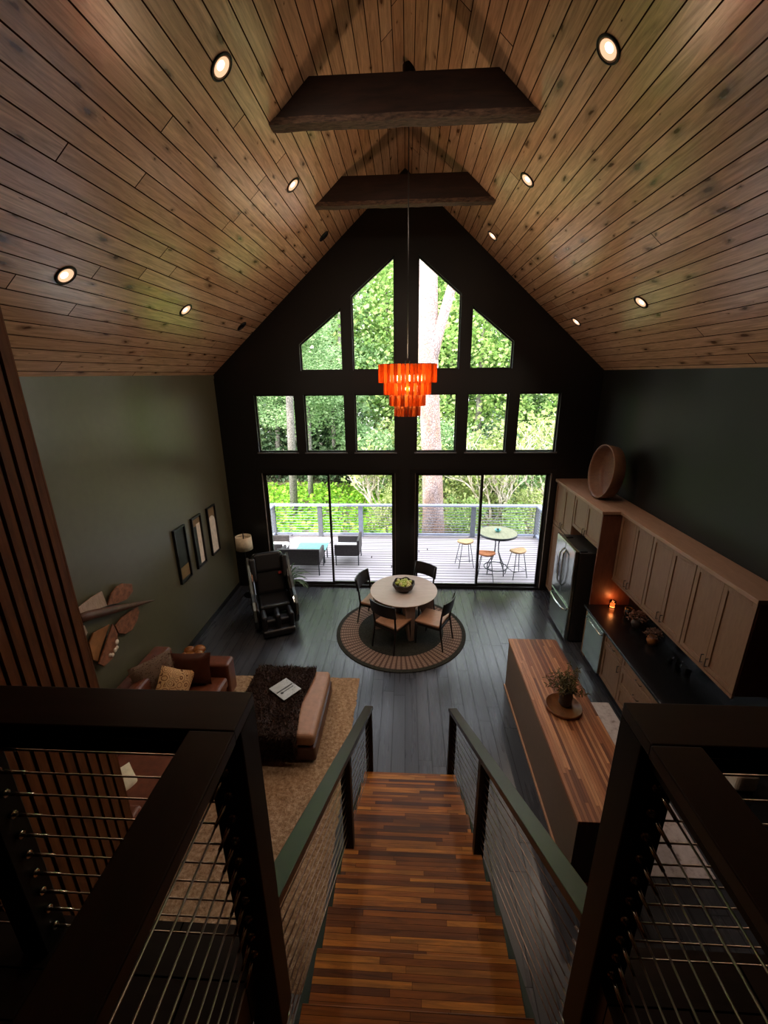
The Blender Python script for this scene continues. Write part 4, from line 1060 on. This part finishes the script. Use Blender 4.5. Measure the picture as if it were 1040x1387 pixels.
wicker_seat(.68, -3.42, 10.22, -90, 'dark wicker armchair at the far left end of the deck', 'outdoor chair', 'wicker_armchair')
ctb = thing('outdoor_coffee_table', 'low outdoor coffee table with a teal glass top in front of the loveseat', 'outdoor table', (-2.42, 10.22, -.004))
MB().box(-.38, .38, -.24, .24, .375, .39).build('glass_top', M['table_glass'], ctb, bevel=.004)
MB().box(-.36, .36, -.22, .22, .32, .374).build('apron', M['wicker'], ctb)
for sx in (-1, 1):
    for sy in (-1, 1): MB().tube([(sx*.33, sy*.19, 0), (sx*.33, sy*.19, .32)], .016, 8).build('leg', M['iron'], ctb)
bt = thing('bar_table', 'round grey plank bar-height table on curved iron legs on the deck', 'outdoor table', (2.17, 9.62, -.004))
MB().cyl((0, 0, 1.0), .44, .035, 48).build('tabletop', M['bar_top'], bt)
MB().lathe([(.43, .985), (.448, .985), (.448, 1.038), (.441, 1.038), (.441, .9995), (.43, .9995)], 48, closed=True).build('rim', M['iron'], bt)
for k in range(4):
    a = k*PI/2+.6; c, s = math.cos(a), math.sin(a)
    MB().tube([(.10*c, .10*s, .985), (.05*c, .05*s, .75), (.06*c, .06*s, .55), (.16*c, .16*s, .32), (.26*c, .26*s, .15), (.27*c, .27*s, .0)], .013, 8).build('leg', M['iron'], bt)
MB().lathe([(.262, .14), (.282, .14), (.282, .16), (.262, .16)], 40, closed=True).build('foot_ring', M['iron'], bt)
def bar_stool(x, y, rz, mat, lab):
    t = thing('bar_stool', lab, 'stool', (x, y, -.004), R(rz))
    n = 16; vs = []; fs = []
    for j in range(9):
        for i in range(n):
            a = 2*PI*i/n; r = j/8
            px, py = .20*r*math.cos(a), .15*r*math.sin(a)
            vs.append((px, py, .66 + .03*(px/.2)**2 - .012*(1-r)))
    for j in range(8):
        for i in range(n): fs.append((j*n+i, j*n+(i+1) % n, (j+1)*n+(i+1) % n, (j+1)*n+i))
    sp = MB().add(vs, fs, smooth=True).build('seat', M[mat], t); md = sp.modifiers.new('solid', 'SOLIDIFY'); md.thickness = .035; md.offset = -1
    for sx in (-1, 1):
        for sy in (-1, 1): MB().tube([(sx*.10, sy*.09, .63), (sx*.19, sy*.17, 0)], .009, 6).build('leg', M['iron'], t)
    q = .19-.09*.28; w = .17-.08*.28
    MB().tube([(-q, -w, .185), (q, -w, .185), (q, w, .185), (-q, w, .185), (-q, -w, .185)], .008, 6).build('footrest', M['iron'], t)
bar_stool(1.47, 9.98, 10, 'seat_tan', 'tan-seated bar stool standing apart, left of the bar table')
bar_stool(1.86, 9.26, -8, 'seat_orange', 'orange-brown seated bar stool in front of the bar table')
bar_stool(2.62, 9.42, 20, 'seat_tan', 'tan-seated bar stool at the right side of the bar table')
tpot = thing('table_pot', 'small turquoise pot on the outdoor bar table', 'pot', (2.17, 9.66, 1.033))
MB().lathe([(1e-3, 0), (.04, 0), (.07, .04), (.075, .06), (.065, .06), (.05, .02), (1e-3, .015)], 24).build('body', M['teal_pot'], tpot)
MB().cyl((0, 0, .015), .03, .06, 12).build('candle', M['black_plastic'], tpot)

# ------------------------------------------------------------------ outside: ground and woods
m = MB(); vs = []; fs = []; nx, ny = 50, 40
def gz(x, y):
    s = -.62 + .05*math.sin(x*.9)+.05*math.cos(y*.7+x*.3)
    return s - max(0, y-22)*.06 + (.0 if x < 0 else -min(.25, x*.05))
for j in range(ny+1):
    for i in range(nx+1):
        x, y = lerp(-26, 26, i/nx), lerp(9.0, 48, j/ny); vs.append((x, y, gz(x, y)))
for j in range(ny):
    for i in range(nx):
        a = j*(nx+1)+i; fs.append((a, a+1, a+nx+2, a+nx+1))
struct(MB().add(vs, fs, smooth=True).build('ground', M['soil']))
def leaf_quads(m, pts, size):
    for p in pts:
        l = size*random.uniform(.7, 1.35); w = l*random.uniform(.35, .55)
        q = Euler((random.uniform(-1.0, 1.0), random.uniform(-1.0, 1.0), random.uniform(0, 6.28))).to_matrix()
        a = [q @ Vector(v) + p for v in ((0, 0, 0), (l*.45, -w, l*.06), (l, 0, -l*.08), (l*.45, w, l*.06))]
        m.add(a, [(0, 1, 2, 3)])
# fern groundcover on the left
m = MB(); pts = []
while len(pts) < 9000:
    x, y = random.uniform(-11, 1.2), random.uniform(12.7, 19.8)
    if x > -2.2 and random.random() < (x+2.2)/3.4: continue
    pts.append(Vector((x, y, gz(x, y)+random.uniform(.0, .26))))
leaf_quads(m, pts, .17)
tag(m.build('groundcover', M['grass']), 'bright green fern groundcover beyond the deck railing on the left', 'groundcover', kind='stuff')

def blob_points(n, blobs):
    out = []
    tot = sum(b[3]**2 for b in blobs)
    for bx, by, bz, r, sq in blobs:
        k = int(n*r*r/tot)
        for _ in range(k):
            d = Vector((random.gauss(0, 1), random.gauss(0, 1), random.gauss(0, 1))).normalized()*r*random.uniform(.55, 1.0)
            out.append(Vector((bx+d.x, by+d.y, bz+d.z*sq)))
    return out
def crown_mesh(name, n, blobs, size, mat):
    m = MB(); leaf_quads(m, blob_points(n, blobs), size)
    o = m.build(name, mat); me = o.data; bpy.data.objects.remove(o); return me
def blobs_tree(h, w, k, low=.15):
    b = []
    for i in range(k):
        t = random.uniform(low, 1); a = random.uniform(0, 2*PI); rr = w*.55*math.sin(PI*min(.95, .2+.7*t))*random.uniform(.3, 1)
        b.append((rr*math.cos(a), rr*math.sin(a), h*t, w*random.uniform(.24, .40), .75))
    return b
crowns = {}
for nm, mt in (('bright', 'leaf_bright'), ('mid', 'leaf_mid'), ('dark', 'leaf_dark'), ('yellow', 'leaf_yellow')):
    crowns[nm] = [crown_mesh('crown', 6800, blobs_tree(11, 5.2, 26, .06), .205, M[mt]) for _ in range(2)]
    crowns[nm+'_shrub'] = [crown_mesh('crown', 2300, blobs_tree(2.6, 2.6, 12, .08), .125, M[mt])]
trunk_me = MB().tube([(0, 0, -.3), (.05, 0, 2.5), (-.05, .05, 6), (0, 0, 9.5)], [.22, .19, .14, .05], 10).build('t', M['bark_grey']).data
bpy.data.objects.remove(bpy.data.objects['t'])
def mesh_child(name, me, parent, scale=(1, 1, 1), rz=0):
    o = bpy.data.objects.new(name, me); COL.objects.link(o); o.parent = parent; o.scale = scale; o.rotation_euler = (0, 0, rz); return o
LABT = {'bright': 'tall bright yellow-green tree in the woods behind the deck', 'mid': 'tall mid-green tree in the woods behind the deck', 'dark': 'tall deep green tree in the woods behind the deck', 'yellow': 'tall pale yellow-green tree in the woods behind the deck'}
def tree(x, y, kind, s=1.0, v=0):
    t = thing('leafy_tree', LABT[kind], 'tree', (x, y, gz(x, y)), random.uniform(0, 6.28), '%s trees in the woods' % kind)
    mesh_child('foliage', crowns[kind][v % 2], t, (s, s, s*random.uniform(.95, 1.12))); mesh_child('trunk', trunk_me, t, (s, s, s))
LABS = {'bright': 'bright green leafy shrub beyond the deck railing', 'mid': 'mid-green leafy shrub beyond the deck railing', 'dark': 'dark green leafy shrub beyond the deck railing', 'yellow': 'pale yellow-green shrub beyond the deck railing'}
stem_me = MB().tube([(0, 0, -.2), (.02, .02, .8), (.0, .1, 1.7)], [.05, .04, .02], 6).tube([(0, 0, .2), (.3, .1, 1.2)], [.03, .015], 6).tube([(0, 0, .2), (-.3, -.1, 1.3)], [.03, .015], 6).build('t', M['bark_pale']).data
bpy.data.objects.remove(bpy.data.objects['t'])
def shrub(x, y, kind, s=1.0):
    t = thing('leafy_shrub', LABS[kind], 'shrub', (x, y, gz(x, y)), random.uniform(0, 6.28), '%s shrubs beyond the railing' % kind)
    mesh_child('foliage', crowns[kind+'_shrub'][0], t, (s, s, s)); mesh_child('stem', stem_me, t, (s, s, s))
i = 0
for (x, y, kd, s) in ((-12, 27, 'dark', 1.1), (-9.2, 24, 'mid', 1.0), (-6.3, 27, 'bright', 1.1), (-3.6, 25, 'mid', 1.05), (-1.2, 28, 'bright', 1.15), (1.4, 26, 'bright', 1.1), (4.0, 24.5, 'bright', 1.0), (6.6, 26, 'mid', 1.1), (9.2, 24, 'bright', 1.0), (12, 27, 'mid', 1.1),
                      (-14, 33, 'mid', 1.35), (-10, 34, 'bright', 1.4), (-6, 34, 'mid', 1.4), (-2.4, 35, 'bright', 1.45), (1.2, 35, 'mid', 1.45), (5, 34, 'bright', 1.4), (9, 34, 'mid', 1.4), (13.5, 33, 'bright', 1.35), (-4.8, 30, 'dark', 1.0), (7.6, 30, 'dark', 1.0), (-8, 30, 'bright', 1.25), (3, 30, 'mid', 1.25)):
    i += 1; tree(x, y, kd, s, i)
for (x, y, kd, s) in ((-10.4, 22, 'dark', 1.6), (-8.6, 21.6, 'dark', 1.5), (-7.3, 22.4, 'dark', 1.6), (-6.0, 21.8, 'dark', 1.5), (-4.6, 22.2, 'dark', 1.6), (-3.3, 21.4, 'dark', 1.4), (-2.4, 19.5, 'mid', 1.1), (-1.2, 17.5, 'mid', 1.0), (-.4, 19.5, 'yellow', 1.1), (.6, 16.5, 'yellow', .9), (1.7, 17.5, 'mid', 1.1), (2.6, 15.6, 'yellow', .9), (3.6, 17.2, 'yellow', 1.15), (4.8, 16.0, 'mid', 1.0), (5.9, 17.8, 'yellow', 1.2), (2.0, 14.2, 'bright', .55), (3.3, 14.0, 'bright', .5), (4.4, 14.2, 'yellow', .55), (7.2, 18.5, 'mid', 1.2), (-.6, 14.6, 'yellow', .5), (.3, 14.2, 'yellow', .45), (3.8, 19.5, 'dark', 1.2), (1.2, 20, 'dark', 1.1)):
    shrub(x, y, kd, s)
# big forked pine right outside
bp = thing('forked_pine', 'large forked pine trunk just beyond the deck railing', 'tree', (.86, 13.3, gz(.86, 13.3)-.05))
lo = bp.location
def rel(p): return (p[0]-lo.x, p[1]-lo.y, p[2]-lo.z)
MB().tube([rel(p) for p in ((.90, 13.3, lo.z), (.87, 13.3, .4), (.80, 13.3, 2), (.71, 13.3, 3.3), (.62, 13.3, 5.0), (.58, 13.3, 7.0), (.56, 13.3, 10))], [.40, .335, .31, .30, .29, .26, .22], 28).build('trunk', M['bark_pine'], bp)
MB().tube([rel(p) for p in ((.66, 13.25, 4.7), (.86, 13.2, 5.6), (1.05, 13.15, 6.3), (1.22, 13.1, 6.9), (1.4, 13.0, 8.5))], [.17, .155, .14, .13, .09], 18).build('side_trunk', M['bark_pine'], bp)
# slim grey trunks on the left
for x0, y, x1, r, lab in ((-4.44, 16, -4.16, .155, 'slim grey trunk nearest the deck on the left'), (-4.2, 18, -3.95, .12, 'slim grey trunk second from the deck railing on the left'), (-6.5, 21.0, -6.0, .13, 'leaning grey trunk at the far left edge of the clearing'), (-5.4, 21.2, -5.75, .14, 'grey trunk behind the clearing, leaning left'), (-3.6, 20.8, -3.4, .1, 'thin grey trunk behind the clearing, right-hand one')):
    t = thing('slim_tree', lab, 'tree', (x0, y, gz(x0, y)-.05))
    hh = 1.0 if r > .15 else .55
    MB().tube([(0, 0, 0), ((x1-x0)*.5*hh, 0, 4*hh), ((x1-x0)*hh, 0, 8*hh), ((x1-x0)*1.1*hh, 0, 10*hh)], [r, r*.9, r*.7, r*.35], 14).build('trunk', M['bark_grey'], t)
    mesh_child('foliage', crowns['mid'][0], t, (.5, .5, .34)).location = ((x1-x0)*hh, 0, 4.9*hh)
# bare-branched pale shrubs
def branchy(name, x, y, h, lab, seed, spread, mat='bark_pale'):
    rng = random.Random(seed); t = thing(name, lab, 'shrub', (x, y, gz(x, y)))
    m = MB(); tips = []
    def grow(p, d, ln, r, lev):
        pts = [p]; rr = [r]
        for i in range(4):
            d = (d + Vector((rng.uniform(-.35, .35), rng.uniform(-.25, .25), rng.uniform(-.12, .25)))).normalized()
            p = p + d*ln/4; pts.append(p); rr.append(r*(1-.12*(i+1)))
        m.tube(pts, rr, 6)
        tips.append(p)
        if lev > 0:
            for k in range(3):
                dd = (d + Vector((rng.uniform(-1, 1)*spread, rng.uniform(-.6, .6), rng.uniform(-.2, .6)))).normalized()
                grow(pts[rng.choice((2, 3, 4))], dd, ln*.72, r*.6, lev-1)
    for k in range(4):
        grow(Vector((0, 0, -.05)), Vector((rng.uniform(-.6, .6), rng.uniform(-.3, .3), 1)).normalized(), h*.42, .055, 3)
    m.build('branches', M[mat], t)
    f = MB(); leaf_quads(f, [p + Vector((rng.uniform(-.35, .35), rng.uniform(-.3, .3), rng.uniform(-.15, .35))) for p in tips for _ in range(4)], .15)
    f.build('foliage', M['leaf_yellow'], t)
branchy('branching_shrub', 3.1, 14.8, 3.6, 'pale bare-branched shrub behind the bar table', 3, .9)
branchy('branching_shrub', 4.9, 15.2, 4.2, 'tall pale bare-branched shrub at the right edge of the woods', 11, 1.1)
branchy('branching_shrub', -.9, 15.4, 3.0, 'pale bare-branched shrub left of the big pine', 5, .8)

# ------------------------------------------------------------------ light
w = bpy.data.worlds.new('sky'); sc.world = w; w.use_nodes = True
nt = w.node_tree; bg = nt.nodes['Background']
sky = nt.nodes.new('ShaderNodeTexSky'); sky.sky_type = 'NISHITA'; sky.sun_disc = False
sky.sun_elevation = R(48); sky.sun_rotation = R(215); sky.air_density = 1.4; sky.dust_density = 2.5; sky.ozone_density = 1.2
mx = nt.nodes.new('ShaderNodeMix'); mx.data_type = 'RGBA'; mx.inputs[0].default_value = .55
mx.inputs[7].default_value = (6.8, 6.8, 6.9, 1)
nt.links.new(sky.outputs[0], mx.inputs[6]); nt.links.new(mx.outputs[2], bg.inputs[0])
bg.inputs[1].default_value = 1.15
sl = bpy.data.lights.new('sun', 'SUN'); sl.energy = 6.5; sl.angle = R(1.5); sl.color = (1, .93, .82)
so_ = bpy.data.objects.new('sun', sl); COL.objects.link(so_)
so_.rotation_euler = Vector((.50, .75, -.95)).to_track_quat('-Z', 'Y').to_euler()
for x, y, sd in cans:
    ld = bpy.data.lights.new('can_lamp', 'SPOT'); ld.energy = 74; ld.color = (1, .80, .62); ld.spot_size = R(150 if y < 7 else 132); ld.spot_blend = 1.0; ld.shadow_soft_size = .06
    lo_ = bpy.data.objects.new('can_lamp', ld); COL.objects.link(lo_)
    n = NRM[sd]; lo_.location = Vector((x, y, roof(x))) + n*.03
    lo_.rotation_euler = (n + Vector((0, -.35 if y > 7 else .4 if y < 5 else 0, 0))).to_track_quat('-Z', 'Y').to_euler()
for bx, by, bz in bulbs:
    ld = bpy.data.lights.new('bulb_lamp', 'POINT'); ld.energy = 15; ld.color = (1, .71, .46); ld.shadow_soft_size = .045
    lo_ = bpy.data.objects.new('bulb_lamp', ld); COL.objects.link(lo_); lo_.location = (CH[0]+bx, CH[1]+by, 4.07+bz)
ld = bpy.data.lights.new('candle_lamp', 'POINT'); ld.energy = 1.6; ld.color = (1, .32, .09); ld.shadow_soft_size = .03
lo_ = bpy.data.objects.new('candle_lamp', ld); COL.objects.link(lo_); lo_.location = (3.40, 6.43, 1.06)

# ------------------------------------------------------------------ camera
cam = bpy.data.cameras.new('camera'); co = bpy.data.objects.new('camera', cam); COL.objects.link(co)
cam.sensor_fit = 'HORIZONTAL'; cam.sensor_width = 36; cam.lens = 580.4/1040*36; cam.clip_start = .03; cam.clip_end = 300
p_, y_, r_ = R(17.868), R(3.115), R(-.656)
fwd = Vector((-math.sin(y_)*math.cos(p_), math.cos(y_)*math.cos(p_), -math.sin(p_)))
rt = Vector((math.cos(y_), math.sin(y_), 0)); up = rt.cross(fwd)
r2 = rt*math.cos(r_) + up*math.sin(r_); u2 = -rt*math.sin(r_) + up*math.cos(r_)
mw = Matrix(((r2.x, u2.x, -fwd.x, 0), (r2.y, u2.y, -fwd.y, 0), (r2.z, u2.z, -fwd.z, EYE), (0, 0, 0, 1)))
co.matrix_world = mw
sc.camera = co
sc.view_settings.view_transform = 'Standard'; sc.view_settings.look = 'None'; sc.view_settings.gamma = 1; sc.view_settings.use_curve_mapping = False
sc.view_settings.exposure = 0.0
cy = sc.cycles
cy.max_bounces = 10; cy.diffuse_bounces = 5; cy.glossy_bounces = 4; cy.transparent_max_bounces = 24; cy.transmission_bounces = 6
cy.sample_clamp_indirect = 6; cy.use_denoising = True
